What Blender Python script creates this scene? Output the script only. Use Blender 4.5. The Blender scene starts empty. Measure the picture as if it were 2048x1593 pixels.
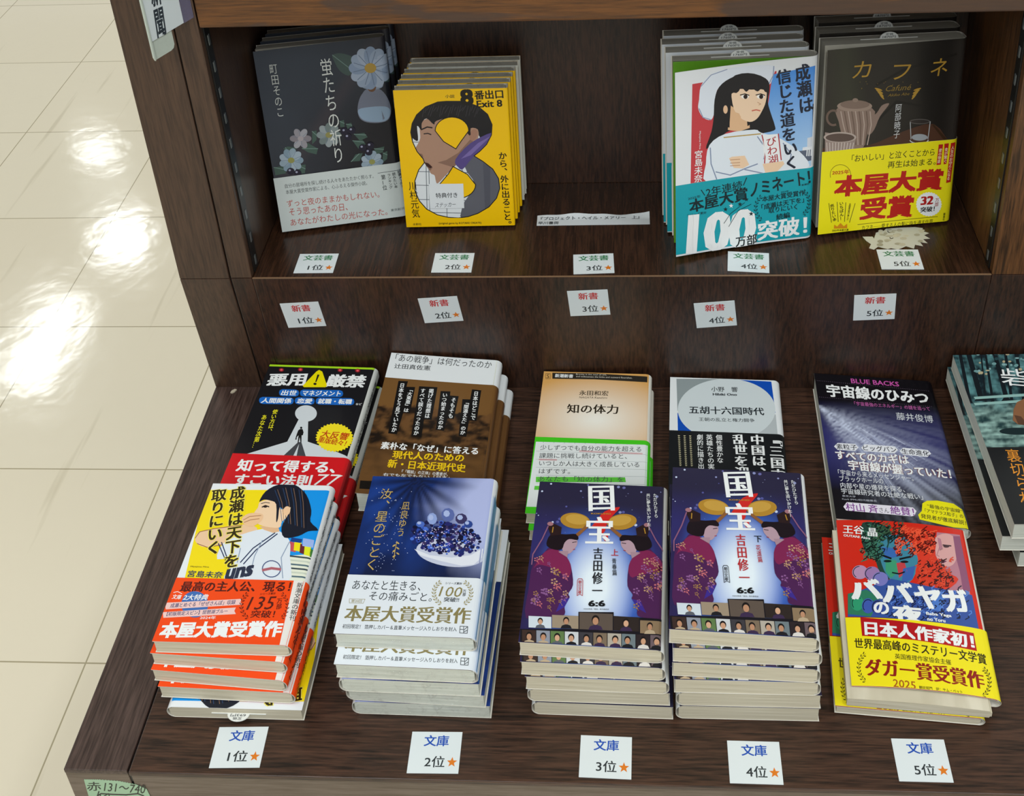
import bpy, bmesh, math, random
from mathutils import Vector, Matrix, noise
random.seed(7)
SC = bpy.context.scene
COL = SC.collection
MM = 0.001
# ------------------------------------------------------------------ camera (measured from the photograph, mm)
F, CX, CY = 2455.2463, 1091.866, 111.7559
CAM = Vector((349.9807, -908.9309, 890.8192))
def camera_axes(a, b, c):
    B = Matrix(((1, 0, 0), (0, 0, -1), (0, 1, 0)))
    ca, sa, cb, sb, cc, sc = math.cos(a), math.sin(a), math.cos(b), math.sin(b), math.cos(c), math.sin(c)
    Rx = Matrix(((1, 0, 0), (0, ca, -sa), (0, sa, ca)))
    Ry = Matrix(((cb, 0, sb), (0, 1, 0), (-sb, 0, cb)))
    Rz = Matrix(((cc, -sc, 0), (sc, cc, 0), (0, 0, 1)))
    return Rz @ Rx @ Ry @ B
AX = camera_axes(math.radians(29.171214475), math.radians(4.794951889), math.radians(-3.393747111))
cd = bpy.data.cameras.new('camera')
cam = bpy.data.objects.new('camera', cd); COL.objects.link(cam)
r, d, f = AX[0], AX[1], AX[2]
cam.matrix_world = Matrix(((r.x, -d.x, -f.x, CAM.x*MM), (r.y, -d.y, -f.y, CAM.y*MM), (r.z, -d.z, -f.z, CAM.z*MM), (0, 0, 0, 1)))
cd.sensor_width = 36; cd.sensor_fit = 'HORIZONTAL'
cd.lens = F/2048*36
cd.shift_x = (1024-CX)/2048
cd.shift_y = (CY-796.5)/2048
cd.clip_start = 0.01; cd.clip_end = 60
SC.camera = cam
SC.view_settings.view_transform = 'Standard'; SC.view_settings.look = 'None'
SC.view_settings.gamma = 1; SC.view_settings.use_curve_mapping = False
SC.view_settings.exposure = 0.0
# ------------------------------------------------------------------ light: the shop's ceiling lamps and its soft surround
W = bpy.data.worlds.new('shop'); SC.world = W; W.use_nodes = True
bg = W.node_tree.nodes['Background']; bg.inputs[0].default_value = (0.93, 0.97, 1.0, 1); bg.inputs[1].default_value = 0.5
def ceiling_lamp(x, y, power, sx=0.24, sy=1.2):
    ld = bpy.data.lights.new('ceiling_lamp', 'AREA'); ld.shape = 'RECTANGLE'; ld.size = sx; ld.size_y = sy
    ld.energy = power; ld.color = (0.95, 0.99, 1.0)
    o = bpy.data.objects.new('ceiling_lamp', ld); COL.objects.link(o); o.location = (x, y, 2.24)
for x, y, p, l in ((-2.52, 3.45, 9, .6), (-2.44, 4.26, 6.5, .3), (-2.9, 5.12, 2.5, .12), (-2.7, 1.2, 14, 1.2), (-2.4, -1.2, 12, 1.2), (0.0, 2.6, 16, 1.2), (2.2, 2.6, 14, 1.2),
                   (-0.35, -0.95, 14, 1.2), (1.2, -0.95, 14, 1.2), (0.35, -2.7, 42, 1.2), (2.6, -1.8, 14, 1.2)):
    ceiling_lamp(x, y, p, sy=l)

def ray(px, py):
    return AX.transposed() @ Vector(((px-CX)/F, (py-CY)/F, 1.0))
def at_z(px, py, z=0.0):
    """point (mm) of the level z seen at a pixel: used only to measure where things stand"""
    q = ray(px, py); return CAM + q*((z-CAM.z)/q.z)
def at_plane(px, py, O, n):
    q = ray(px, py); return CAM + q*((O-CAM).dot(n)/q.dot(n))

# ------------------------------------------------------------------ colours and materials
def lin(h, k=1.0):
    if not isinstance(h, str): return tuple(h)[:3] + (1.0,)
    h = h.lstrip('#'); v = [int(h[i:i+2], 16)/255 for i in (0, 2, 4)]
    return tuple((c/12.92 if c <= .04045 else ((c+.055)/1.055)**2.4)*k for c in v) + (1.0,)
def mix(a, b, t):
    t = max(0, min(1, t)); return tuple(a[i]*(1-t)+b[i]*t for i in range(3)) + (1.0,)
class NT:
    def __init__(s, name):
        s.m = bpy.data.materials.new(name); s.m.use_nodes = True; s.t = s.m.node_tree; s.b = s.t.nodes['Principled BSDF']
    def n(s, typ, **kw):
        x = s.t.nodes.new(typ)
        for k, v in kw.items():
            if k in x.inputs: x.inputs[k].default_value = v
            else: setattr(x, k, v)
        return x
    def l(s, a, b): s.t.links.new(a, b)
def set_b(b, rough=.5, spec=.5, coat=0.0, coat_r=.1):
    b.inputs['Roughness'].default_value = rough; b.inputs['Specular IOR Level'].default_value = spec
    b.inputs['Coat Weight'].default_value = coat; b.inputs['Coat Roughness'].default_value = coat_r
def plain(name, col, rough=.5, spec=.5, bump=0.0, scale=400, metal=0.0):
    t = NT(name); c = t.n('ShaderNodeTexNoise', Scale=scale, Detail=3.0); g = t.n('ShaderNodeTexCoord')
    t.l(g.outputs['Object'], c.inputs['Vector'])
    mx = t.n('ShaderNodeMix', data_type='RGBA'); a = lin(col)
    mx.inputs[6].default_value = tuple(v*.94 for v in a[:3])+(1,); mx.inputs[7].default_value = tuple(min(1, v*1.05) for v in a[:3])+(1,)
    t.l(c.outputs['Fac'], mx.inputs[0]); t.l(mx.outputs[2], t.b.inputs['Base Color']); set_b(t.b, rough, spec)
    t.b.inputs['Metallic'].default_value = metal
    if bump:
        bp = t.n('ShaderNodeBump', Strength=bump, Distance=.0004); t.l(c.outputs['Fac'], bp.inputs['Height']); t.l(bp.outputs[0], t.b.inputs['Normal'])
    return t.m
def printed(name, rough, coat):
    t = NT(name); a = t.n('ShaderNodeVertexColor', layer_name='ink'); g = t.n('ShaderNodeTexCoord')
    nz = t.n('ShaderNodeTexNoise', Scale=55.0, Detail=2.0); t.l(g.outputs['Object'], nz.inputs['Vector'])
    bp = t.n('ShaderNodeBump', Strength=.06, Distance=.001); t.l(nz.outputs['Fac'], bp.inputs['Height'])
    t.l(bp.outputs[0], t.b.inputs['Normal']); t.l(a.outputs['Color'], t.b.inputs['Base Color'])
    set_b(t.b, rough, .3, coat, .12); return t.m
M_GLOSS = printed('printed_jacket', .36, .12)
M_MATTE = printed('printed_paper', .6, .0)
def pages(name, c1, c2):
    t = NT(name); g = t.n('ShaderNodeTexCoord'); mp = t.n('ShaderNodeMapping'); mp.inputs['Scale'].default_value = (14, 14, 1500)
    nz = t.n('ShaderNodeTexNoise', Scale=1.0, Detail=2.5); t.l(g.outputs['Object'], mp.inputs[0]); t.l(mp.outputs[0], nz.inputs['Vector'])
    rp = t.n('ShaderNodeValToRGB'); rp.color_ramp.elements[0].position = .3; rp.color_ramp.elements[1].position = .68
    rp.color_ramp.elements[0].color = lin(c1); rp.color_ramp.elements[1].color = lin(c2)
    t.l(nz.outputs['Fac'], rp.inputs[0]); t.l(rp.outputs[0], t.b.inputs['Base Color'])
    bp = t.n('ShaderNodeBump', Strength=.35, Distance=.0003); t.l(nz.outputs['Fac'], bp.inputs['Height']); t.l(bp.outputs[0], t.b.inputs['Normal'])
    set_b(t.b, .75, .2); return t.m
M_CREAM = pages('book_pages_cream', '#bdb49c', '#dad3bf')
M_PALE = pages('book_pages_pale', '#bfc4b8', '#dfe2d8')
M_GREY = pages('book_pages_grey', '#aaa699', '#c9c6ba')
def wood(name, dark, light, axis, rough=.33, sc=1.0, cath=False, spec=.45):
    t = NT(name); g = t.n('ShaderNodeTexCoord'); mp = t.n('ShaderNodeMapping')
    s = [95*sc]*3; s['xyz'.index(axis)] = 4.5*sc; mp.inputs['Scale'].default_value = s
    t.l(g.outputs['Object'], mp.inputs[0])
    n1 = t.n('ShaderNodeTexNoise', Scale=1.0, Detail=6.0, Roughness=.62, Distortion=.6); t.l(mp.outputs[0], n1.inputs['Vector'])
    mp2 = t.n('ShaderNodeMapping'); s2 = [520*sc]*3; s2['xyz'.index(axis)] = 30*sc; mp2.inputs['Scale'].default_value = s2
    t.l(g.outputs['Object'], mp2.inputs[0])
    n2 = t.n('ShaderNodeTexNoise', Scale=1.0, Detail=3.0, Roughness=.6); t.l(mp2.outputs[0], n2.inputs['Vector'])
    add = t.n('ShaderNodeMath', operation='MULTIPLY_ADD'); add.inputs[1].default_value = .72
    t.l(n2.outputs['Fac'], add.inputs[0]); 
    half = t.n('ShaderNodeMath', operation='MULTIPLY'); half.inputs[1].default_value = .38
    t.l(n1.outputs['Fac'], half.inputs[0]); t.l(half.outputs[0], add.inputs[2])
    rp = t.n('ShaderNodeValToRGB'); e = rp.color_ramp.elements
    e[0].position = .42; e[1].position = .66; e[0].color = lin(dark); e[1].color = lin(light)
    t.l(add.outputs[0], rp.inputs[0]); last = rp.outputs[0]
    if cath:     # wide flame figure of the veneer
        m3 = t.n('ShaderNodeMapping'); s3 = [16]*3; s3['xyz'.index(axis)] = 3.6; m3.inputs['Scale'].default_value = s3
        t.l(g.outputs['Object'], m3.inputs[0])
        n3 = t.n('ShaderNodeTexNoise', Scale=1.0, Detail=4.0, Roughness=.55, Distortion=1.4); t.l(m3.outputs[0], n3.inputs['Vector'])
        r3 = t.n('ShaderNodeValToRGB'); q = r3.color_ramp.elements; q[0].position = .47; q[1].position = .52
        t.l(n3.outputs['Fac'], r3.inputs[0])
        mx = t.n('ShaderNodeMix', data_type='RGBA'); mx.inputs[7].default_value = lin('#43322a')
        sub = t.n('ShaderNodeMath', operation='MULTIPLY'); sub.inputs[1].default_value = .85
        t.l(r3.outputs[0], sub.inputs[0]); t.l(sub.outputs[0], mx.inputs[0]); t.l(last, mx.inputs[6]); last = mx.outputs[2]
    t.l(last, t.b.inputs['Base Color'])
    bp = t.n('ShaderNodeBump', Strength=.22, Distance=.0006); t.l(add.outputs[0], bp.inputs['Height']); t.l(bp.outputs[0], t.b.inputs['Normal'])
    set_b(t.b, rough, spec); return t.m
M_WX = wood('veneer_grain_along', '#1a0f09', '#4c3326', 'x', rough=.34)
M_WY = wood('veneer_grain_deep', '#2a1b16', '#52403a', 'y', rough=.40)
M_WZ = wood('veneer_grain_upright', '#35241b', '#4d3729', 'z', rough=.36)
M_WZD = wood('veneer_inside_upright', '#20130d', '#42291c', 'z', rough=.38)
M_WZR = wood('veneer_inside_lit', '#33200f', '#6a4526', 'z', rough=.38)  # warmer, lighter veneer: light on the divider's inner face put into the colour
M_WSH = wood('veneer_shelf', '#23160f', '#40291c', 'y', rough=.26)
M_BEAM = wood('veneer_flame', '#472b13', '#6e441d', 'x', rough=.42, cath=True)
M_FRONT = wood('veneer_front', '#5a4c3e', '#74665a', 'x', rough=.5, sc=.7)
M_BLACK = plain('black_metal', '#101112', .35)
M_SLOT = plain('slot_metal', '#7d8486', .35, metal=.6)
M_ACRYL = plain('milky_plastic', '#b9c4bb', .25)
M_TAPE = None
def film(name, strength):
    t = NT(name); g = t.n('ShaderNodeTexCoord'); nz = t.n('ShaderNodeTexNoise', Scale=170.0, Detail=4.0, Distortion=1.2)
    t.l(g.outputs['Object'], nz.inputs['Vector'])
    bp = t.n('ShaderNodeBump', Strength=1.0, Distance=.004); t.l(nz.outputs['Fac'], bp.inputs['Height'])
    gl = t.n('ShaderNodeBsdfGlossy', Roughness=.14); t.l(bp.outputs[0], gl.inputs['Normal'])
    tr = t.n('ShaderNodeBsdfTransparent'); mx = t.n('ShaderNodeMixShader')
    rp = t.n('ShaderNodeMapRange'); rp.inputs[1].default_value = .5; rp.inputs[2].default_value = .72; rp.inputs[3].default_value = .03; rp.inputs[4].default_value = strength
    t.l(nz.outputs['Fac'], rp.inputs[0]); t.l(rp.outputs[0], mx.inputs[0])
    t.l(tr.outputs[0], mx.inputs[1]); t.l(gl.outputs[0], mx.inputs[2])
    t.l(mx.outputs[0], t.t.nodes['Material Output'].inputs[0]); return t.m
M_FILM = film('clear_shrink_film', .24)
def floor_mat():
    t = NT('vinyl_tiles'); g = t.n('ShaderNodeTexCoord')
    br = t.n('ShaderNodeTexBrick', Scale=1.0); br.offset = 0.0; br.squash = 1.0
    br.inputs['Brick Width'].default_value = .29415; br.inputs['Row Height'].default_value = .29415
    br.inputs['Mortar Size'].default_value = .0011; br.inputs['Mortar Smooth'].default_value = .3
    br.inputs['Color1'].default_value = lin('#e8dec8'); br.inputs['Color2'].default_value = lin('#eae1cc'); br.inputs['Mortar'].default_value = lin('#aca185')
    mp = t.n('ShaderNodeMapping'); mp.inputs['Location'].default_value = (.90474, -1.15520+.29415*5, 0)
    t.l(g.outputs['Object'], mp.inputs[0]); t.l(mp.outputs[0], br.inputs['Vector'])
    nz = t.n('ShaderNodeTexNoise', Scale=7.0, Detail=5.0, Roughness=.6); t.l(g.outputs['Object'], nz.inputs['Vector'])
    m2 = t.n('ShaderNodeMapping'); m2.inputs['Scale'].default_value = (60, 3.5, 1); m2.inputs['Rotation'].default_value = (0, 0, .35)
    t.l(g.outputs['Object'], m2.inputs[0])
    sc_ = t.n('ShaderNodeTexNoise', Scale=1.0, Detail=2.0); t.l(m2.outputs[0], sc_.inputs['Vector'])
    rp = t.n('ShaderNodeValToRGB'); rp.color_ramp.elements[0].position = .68; rp.color_ramp.elements[1].position = .8
    rp.color_ramp.elements[0].color = (1, 1, 1, 1); rp.color_ramp.elements[1].color = (.86, .85, .82, 1); t.l(sc_.outputs['Fac'], rp.inputs[0])
    mul = t.n('ShaderNodeMix', data_type='RGBA', blend_type='MULTIPLY'); mul.inputs[0].default_value = 1.0
    t.l(br.outputs['Color'], mul.inputs[6]); t.l(rp.outputs[0], mul.inputs[7])
    t.l(mul.outputs[2], t.b.inputs['Base Color'])
    n3 = t.n('ShaderNodeTexNoise', Scale=30.0, Detail=2.0, Roughness=.5); t.l(g.outputs['Object'], n3.inputs['Vector'])
    bp = t.n('ShaderNodeBump', Strength=.2, Distance=.0016); t.l(n3.outputs['Fac'], bp.inputs['Height']); t.l(bp.outputs[0], t.b.inputs['Normal'])
    set_b(t.b, .10, .5); return t.m

# ------------------------------------------------------------------ object helpers
def link(o): COL.objects.link(o); return o
def mesh_obj(name, bm, mats, parent=None):
    me = bpy.data.meshes.new(name); bm.to_mesh(me); bm.free()
    for m in (mats if isinstance(mats, (list, tuple)) else [mats]): me.materials.append(m)
    o = link(bpy.data.objects.new(name, me))
    if parent: o.parent = parent
    return o
def thing(name, label, cat, M=None, group=None):
    o = link(bpy.data.objects.new(name, None)); o.empty_display_size = .02
    if M is not None: o.matrix_world = M
    return tag(o, label, cat, group)
def tag(o, label, cat, group=None):
    o['label'] = label; o['category'] = cat
    if group: o['group'] = group
    return o
def structure(o): o['kind'] = 'structure'; return o
def copy_tree(o, parent=None):
    c = o.copy(); COL.objects.link(c); c.parent = parent
    for ch in list(o.children): copy_tree(ch, c)
    return c
def box(bm, x0, x1, y0, y1, z0, z1, bev=0.0):
    """box in mm; the corners may carry their own y (a leaning panel) as a pair (at z0, at z1)"""
    ya, yb = (y0 if isinstance(y0, tuple) else (y0, y0)), (y1 if isinstance(y1, tuple) else (y1, y1))
    P = [(x0, ya[0], z0), (x1, ya[0], z0), (x1, yb[0], z0), (x0, yb[0], z0), (x0, ya[1], z1), (x1, ya[1], z1), (x1, yb[1], z1), (x0, yb[1], z1)]
    v = [bm.verts.new(Vector(p)*MM) for p in P]
    fs = [bm.faces.new([v[i] for i in q]) for q in ((3, 2, 1, 0), (4, 5, 6, 7), (0, 1, 5, 4), (1, 2, 6, 5), (2, 3, 7, 6), (3, 0, 4, 7))]
    if bev:
        bmesh.ops.bevel(bm, geom=list({e for q in fs for e in q.edges}), offset=bev*MM, segments=2, affect='EDGES', profile=.6)
    return bm

# ------------------------------------------------------------------ printing: flat ink shapes that become part of a cover's own mesh
_tc = bpy.data.curves.new('type', 'FONT'); _to = link(bpy.data.objects.new('type', _tc)); _tcache = {}
def glyphs(s, bold):
    k = (s, round(bold, 3))
    if k not in _tcache:
        _tc.body = s; _tc.resolution_u = 3 if len(s) < 3 else 2
        dg = bpy.context.evaluated_depsgraph_get(); dg.update()
        e = _to.evaluated_get(dg); me = e.to_mesh()
        vs = [(v.co.x, v.co.y) for v in me.vertices]; fs = [tuple(p.vertices) for p in me.polygons]; e.to_mesh_clear(); f0n = len(fs)
        if bold > .004:                                   # heavier weight: the same strokes struck several times, slightly apart
            n, v0, f0 = len(vs), vs, fs; vs, fs = [], []
            if bold > 1: bold -= 1; D = [(-1, 0), (-.33, 0), (.33, 0), (1, 0)]       # stems heavier than the bars
            else: D = [(-1, -.6), (1, -.6), (-1, .6), (1, .6)]+([(0, 0)] if bold > .024 else [])
            for j, (dx, dy) in enumerate(D):
                vs += [(x+dx*bold, y+dy*bold) for x, y in v0]; fs += [tuple(i+j*n for i in q) for q in f0]
        _tcache[k] = (vs, fs, f0n)
    return _tcache[k]
STEP = 0.006   # mm between one ink shape and the next
class Art:
    """collects ink polygons in a panel's own u,v (mm); Z turns zoomed-photo coordinates into u,v"""
    def __init__(s, uvfun, zoom=(0, 0, 1)):
        s.uvf, s.z, s.F, s.n = uvfun, zoom, [], 0
    def uv(s, x, y): return s.uvf(s.z[0]+x/s.z[2], s.z[1]+y/s.z[2])
    def add(s, pts, cols): s.F.append((pts, s.n*STEP, cols))
    def up(s): s.n += 1
    def polyuv(s, pts, col):
        s.up(); s.add(pts, lin(col) if isinstance(col, str) else col)
    smooth = False
    def poly(s, pts, col):
        if s.smooth and len(pts) > 6:                 # rounded outline through the given points
            n, Q = len(pts), []
            for i in range(n):
                p0, p1, p2, p3 = pts[i-1], pts[i], pts[(i+1) % n], pts[(i+2) % n]
                for t in (0, .33, .67):
                    Q.append(tuple(.5*(2*p1[k]+(p2[k]-p0[k])*t+(2*p0[k]-5*p1[k]+4*p2[k]-p3[k])*t*t+(3*p1[k]-p0[k]-3*p2[k]+p3[k])*t**3) for k in (0, 1)))
            pts = Q
        s.polyuv([s.uv(*p) for p in pts], col)
    def ell(s, cx, cy, rx, ry, col, n=22, rot=0.0, a0=0.0, a1=6.2832, saw=0.0):
        c, q = math.cos(rot), math.sin(rot); P = []
        for i in range(n):
            a = a0+(a1-a0)*i/n; k = 1-(saw if i % 2 else 0)
            x, y = rx*k*math.cos(a), ry*k*math.sin(a); P.append((cx+x*c-y*q, cy+x*q+y*c))
        s.poly(P, col)
    def line(s, pts, w, col, closed=False):
        s.up(); c = lin(col) if isinstance(col, str) else col
        P = list(pts)+([pts[0]] if closed else [])
        n0 = s.n
        for k, ((x0, y0), (x1, y1)) in enumerate(zip(P, P[1:])):
            s.n = n0+.06*(k % 15); L = math.hypot(x1-x0, y1-y0) or 1; nx, ny = -(y1-y0)/L*w/2, (x1-x0)/L*w/2
            ex, ey = (x1-x0)/L*w*.25, (y1-y0)/L*w*.25
            s.add([s.uv(*p) for p in ((x0+nx-ex, y0+ny-ey), (x1+nx+ex, y1+ny+ey), (x1-nx+ex, y1-ny+ey), (x0-nx-ex, y0-ny-ey))], c)
        s.n = n0
    def arc(s, cx, cy, rx, ry, a0, a1, w, col, n=16):
        s.line([(cx+rx*math.cos(a0+(a1-a0)*i/n), cy+ry*math.sin(a0+(a1-a0)*i/n)) for i in range(n+1)], w, col)
    def star(s, cx, cy, r, col, sq=1.0):
        P = []
        for i in range(10):
            a = -math.pi/2+i*math.pi/5; k = r if i % 2 == 0 else r*.42
            P.append((cx+k*math.cos(a), cy+k*math.sin(a)*sq))
        s.poly(P, col)
    def place(s, vs, fs, A, e1, e2, col, m=0):
        n = s.n
        for k, q in enumerate(fs):
            if m: s.n = n+.2*(k//m)
            s.add([(A[0]+e1[0]*vs[i][0]+e2[0]*vs[i][1], A[1]+e1[1]*vs[i][0]+e2[1]*vs[i][1]) for i in q], col)
        s.n = n+(.8 if m else 0)
    def H(s, txt, xl, yl, xr, yr, h, col, bold=.012, slant=0.0, hmm=None, halo=None):
        A, B = s.uv(xl, yl), s.uv(xr, yr)
        mx, my = (xl+xr)/2, (yl+yr)/2
        hv = hmm or abs(s.uv(mx, my-h/2)[1]-s.uv(mx, my+h/2)[1])
        s.Huv(txt, A, B, hv, col, bold, slant, halo)
    def Huv(s, txt, A, B, hv, col, bold=.012, slant=0.0, halo=None):
        """a line of type whose ink fills the length A-B (mid height) and the height hv"""
        if halo: s.Huv(txt, A, B, hv, halo, bold % 1+.045, slant)
        vs, fs, m = glyphs(txt, bold)
        if not vs: return
        x0, x1 = min(v[0] for v in vs), max(v[0] for v in vs); y0, y1 = min(v[1] for v in vs), max(v[1] for v in vs)
        L = math.hypot(B[0]-A[0], B[1]-A[1]); e = ((B[0]-A[0])/L, (B[1]-A[1])/L); p = (-e[1], e[0])
        sx, sy = L/max(1e-6, x1-x0), hv/max(1e-6, y1-y0); s.up()
        V = [((x-x0)*sx+slant*(y-(y0+y1)/2)*sy, (y-(y0+y1)/2)*sy) for x, y in vs]
        s.place(V, fs, A, e, p, lin(col) if isinstance(col, str) else col, m)
    def V(s, txt, xt, yt, xb, yb, w, col, bold=.012, halo=None):
        """a column of type from the top of the first character to the bottom of the last"""
        A, B = s.uv(xt, yt), s.uv(xb, yb); mx, my = (xt+xb)/2, (yt+yb)/2
        wu = abs(s.uv(mx-w/2, my)[0]-s.uv(mx+w/2, my)[0])
        if halo: s._V(txt, A, B, wu, halo, bold % 1+.045)
        s._V(txt, A, B, wu, col, bold)
    def _V(s, txt, A, B, wu, col, bold):
        n = len(txt); L = math.hypot(B[0]-A[0], B[1]-A[1]); dn = ((B[0]-A[0])/L, (B[1]-A[1])/L); rt = (-dn[1], dn[0])
        pit = L/n; s.up(); c = lin(col) if isinstance(col, str) else col
        for i, ch in enumerate(txt):
            if ch in ' 　': continue
            vs, fs, m = glyphs(ch, bold); Q = []; n_ = s.n
            for x, y in vs:
                x, y = x-.5, y-.37
                if ch in 'ー「」『』…―─（）': x, y = y, -x
                elif ch in '、。': x, y = x+.55, y+.55
                Q.append((x*wu, y*pit*1.02))
            C = (A[0]+dn[0]*pit*(i+.5), A[1]+dn[1]*pit*(i+.5))
            s.place(Q, fs, C, rt, (-dn[0], -dn[1]), c, m); s.n = n_
        s.n += 1
    def field(s, u0, v0, u1, v1, fn, nx=40, ny=50):
        """a printed picture area: a fine grid whose colours come from a procedural function of (s, t)"""
        s.up(); G = [[fn(i/nx, j/ny) for i in range(nx+1)] for j in range(ny+1)]
        for j in range(ny):
            for i in range(nx):
                a, b, c, e = u0+(u1-u0)*i/nx, u0+(u1-u0)*(i+1)/nx, v0+(v1-v0)*j/ny, v0+(v1-v0)*(j+1)/ny
                s.add([(a, c), (b, c), (b, e), (a, e)], [G[j][i], G[j][i+1], G[j+1][i+1], G[j+1][i]])
    def laurel(s, cx, cy, rx, ry, side, col, n=9, leaf=1.0):
        a0, a1 = (math.pi*.62, math.pi*1.38) if side < 0 else (math.pi*.38, -math.pi*.38)
        s.arc(cx, cy, rx, ry, a0, a1, max(1.5, rx*.03), col, 12)
        for i in range(n):
            a = a0+(a1-a0)*(i+.5)/n
            for k in (-1, 1):
                s.ell(cx+rx*(1+.12*k*leaf)*math.cos(a), cy+ry*(1+.12*k*leaf)*math.sin(a), rx*.13*leaf, rx*.05*leaf, col, 6, a+math.pi/2+k*.6*(1 if side > 0 else -1))
            s.n -= 1.8
    def top(s): return (s.n+1)*STEP
def ink_faces(bm, art, w, l, place, n0, cuts=(), clip=True):
    """lays an Art's polygons on a panel: clips to the panel, follows its curve, stores the ink colours"""
    tm = bmesh.new(); ink = tm.loops.layers.float_color.new('ink')
    for pts, h, col in art.F:
        ok = [p for i, p in enumerate(pts) if abs(p[0]-pts[i-1][0])+abs(p[1]-pts[i-1][1]) > 1e-5]
        if len(ok) < 3: continue
        try: fc = tm.faces.new([tm.verts.new((p[0], p[1], h)) for p in pts])
        except ValueError: continue
        if isinstance(col, list):
            for lp, c in zip(fc.loops, col): lp[ink] = c
        else:
            for lp in fc.loops: lp[ink] = col
    bmesh.ops.triangulate(tm, faces=[q for q in tm.faces if len(q.verts) > 4])
    if clip:
        for co, no in (((0, 0, 0), (-1, 0, 0)), ((w, 0, 0), (1, 0, 0)), ((0, 0, 0), (0, -1, 0)), ((0, l, 0), (0, 1, 0))):
            bmesh.ops.bisect_plane(tm, geom=tm.verts[:]+tm.edges[:]+tm.faces[:], plane_co=co, plane_no=no, clear_outer=True, dist=1e-6)
    for u in cuts:
        bmesh.ops.bisect_plane(tm, geom=tm.verts[:]+tm.edges[:]+tm.faces[:], plane_co=(u, 0, 0), plane_no=(1, 0, 0), dist=1e-6)
    dst = bm.loops.layers.float_color.get('ink') or bm.loops.layers.float_color.new('ink')
    vm = {}
    for fc in tm.faces:
        if fc.calc_area() < 1e-9: continue
        vs = []
        for v in fc.verts:
            if v not in vm: vm[v] = bm.verts.new(place(v.co.x, v.co.y, n0+v.co.z)*MM)
            vs.append(vm[v])
        try: nf = bm.faces.new(vs)
        except ValueError: continue
        for a, b in zip(nf.loops, fc.loops): a[dst] = b[ink]
    tm.free()
# ------------------------------------------------------------------ books
class Book:
    """a paperback in its own frame: u across the front (spine at u=w), v up the page, n out of the front cover; front at n=t"""
    def __init__(s, w, l, t, M, fan=0.0, bow=0.0, pw=1.0, rs=None):
        s.w, s.l, s.t, s.M, s.fan, s.bow, s.pw = w, l, t, M, fan, bow, pw
        s.r = rs or min(t/2-.05, 6); s.Mi = M.inverted()
    def g(s, u):
        x = min(1, max(0, u/s.w)); return s.fan*(1-x)**s.pw + s.bow*4*x*(1-x)
    def uv(s, px, py):
        s.Mi = s.M.inverted(); n = s.M.to_3x3() @ Vector((0, 0, 1)); h = s.t
        for _ in range(4):
            O = s.M @ Vector((0, 0, h)); p = s.Mi @ at_plane(px, py, O, n); h = s.t+s.g(p.x)
        return p.x, p.y
    def art(s, zoom=(0, 0, 1)): return Art(s.uv, zoom)
def frame(O, yaw, lean=0.0, roll=0.0, t=0.0):
    """O: lower left corner of the front surface (mm), yaw about z, lean of the cover from flat to upright"""
    c, q, cl, sl, cr, sr = math.cos(yaw), math.sin(yaw), math.cos(lean), math.sin(lean), math.cos(roll), math.sin(roll)
    eu = Vector((c, q, 0)); ev = Vector((-q*cl, c*cl, sl)); a = eu*cr+ev*sr; b = ev*cr-eu*sr; n = a.cross(b); o = Vector(O)-n*t
    return Matrix(((a.x, b.x, n.x, o.x), (a.y, b.y, n.y, o.y), (a.z, b.z, n.z, o.z), (0, 0, 0, 1)))
def to_m(M):
    M = M.copy(); M.translation *= MM; return M
def flat_fit(px, z, w, l):
    """lying cover: from its four corners in the photo (TL, TR, BR, BL; None = hidden) at height z"""
    q = [at_z(p[0], p[1], z) if p else None for p in px]; e = Vector((0, 0, 0))
    if q[0] and q[1]: e += (q[1]-q[0])
    if q[2] and q[3]: e += (q[2]-q[3])
    yaw = math.atan2(e.y, e.x); eu = Vector((math.cos(yaw), math.sin(yaw), 0)); ev = Vector((-eu.y, eu.x, 0)); S = Vector((0, 0, 0)); n = 0
    for p, (u, v) in zip(q, ((0, l), (w, l), (w, 0), (0, 0))):
        if p: S += p-eu*u-ev*v; n += 1
    return S/n, yaw
def wrap_path(b, off, th, steps=7):
    """outline (u,n) of a jacket or band round the book; off = distance outside the boards"""
    t, w, r = b.t, b.w, b.r; P = []
    for i in range(15):
        u = -off*.3+(w-r)*i/14; P.append((u, t+off+b.g(u)*(1 if i < 14 else .6)))
    for i in range(1, steps*2):
        a = math.pi/2-math.pi*i/(steps*2); cy = t-r if a > 0 else r
        o = off if a >= 0 else off+(min(off, .12)-off)*(-2*a/math.pi)
        P.append((w-r+(r+o)*math.cos(a), cy+(r+o)*math.sin(a)))
    P += [(w-r, -min(off, .12)), (-off*.3, -min(off, .12))]
    return P
def wrap(bm, b, v0, v1, off, th, cf, cs, cb, ci='#dedad0', ne=18):
    """the bent sheet itself, front / spine / back in their own colours"""
    ink = bm.loops.layers.float_color.get('ink') or bm.loops.layers.float_color.new('ink')
    O = wrap_path(b, off, th); I = []
    for i, p in enumerate(O):
        a, c = O[max(0, i-1)], O[min(len(O)-1, i+1)]; d = Vector((c[0]-a[0], c[1]-a[1])); d.normalize(); I.append((p[0]+d.y*th, p[1]-d.x*th))
    ring = [[bm.verts.new(Vector((p[0], v, p[1]))*MM) for p in O+I[::-1]] for v in (v0, v1)]
    n, m = len(O), len(ring[0])
    def f(vs, c):
        q = bm.faces.new(vs); c = lin(c)
        for lp in q.loops: lp[ink] = c
    for i in range(m):
        j = (i+1) % m
        c = ci if i >= n-1 else (cf if i < ne else (cs if i < n-2 else cb))
        f([ring[0][i], ring[0][j], ring[1][j], ring[1][i]], c)
    for k in (0, 1):
        for i in range(n-1):
            f([ring[k][i], ring[k][i+1], ring[k][m-2-i], ring[k][m-1-i]], ci)
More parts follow.
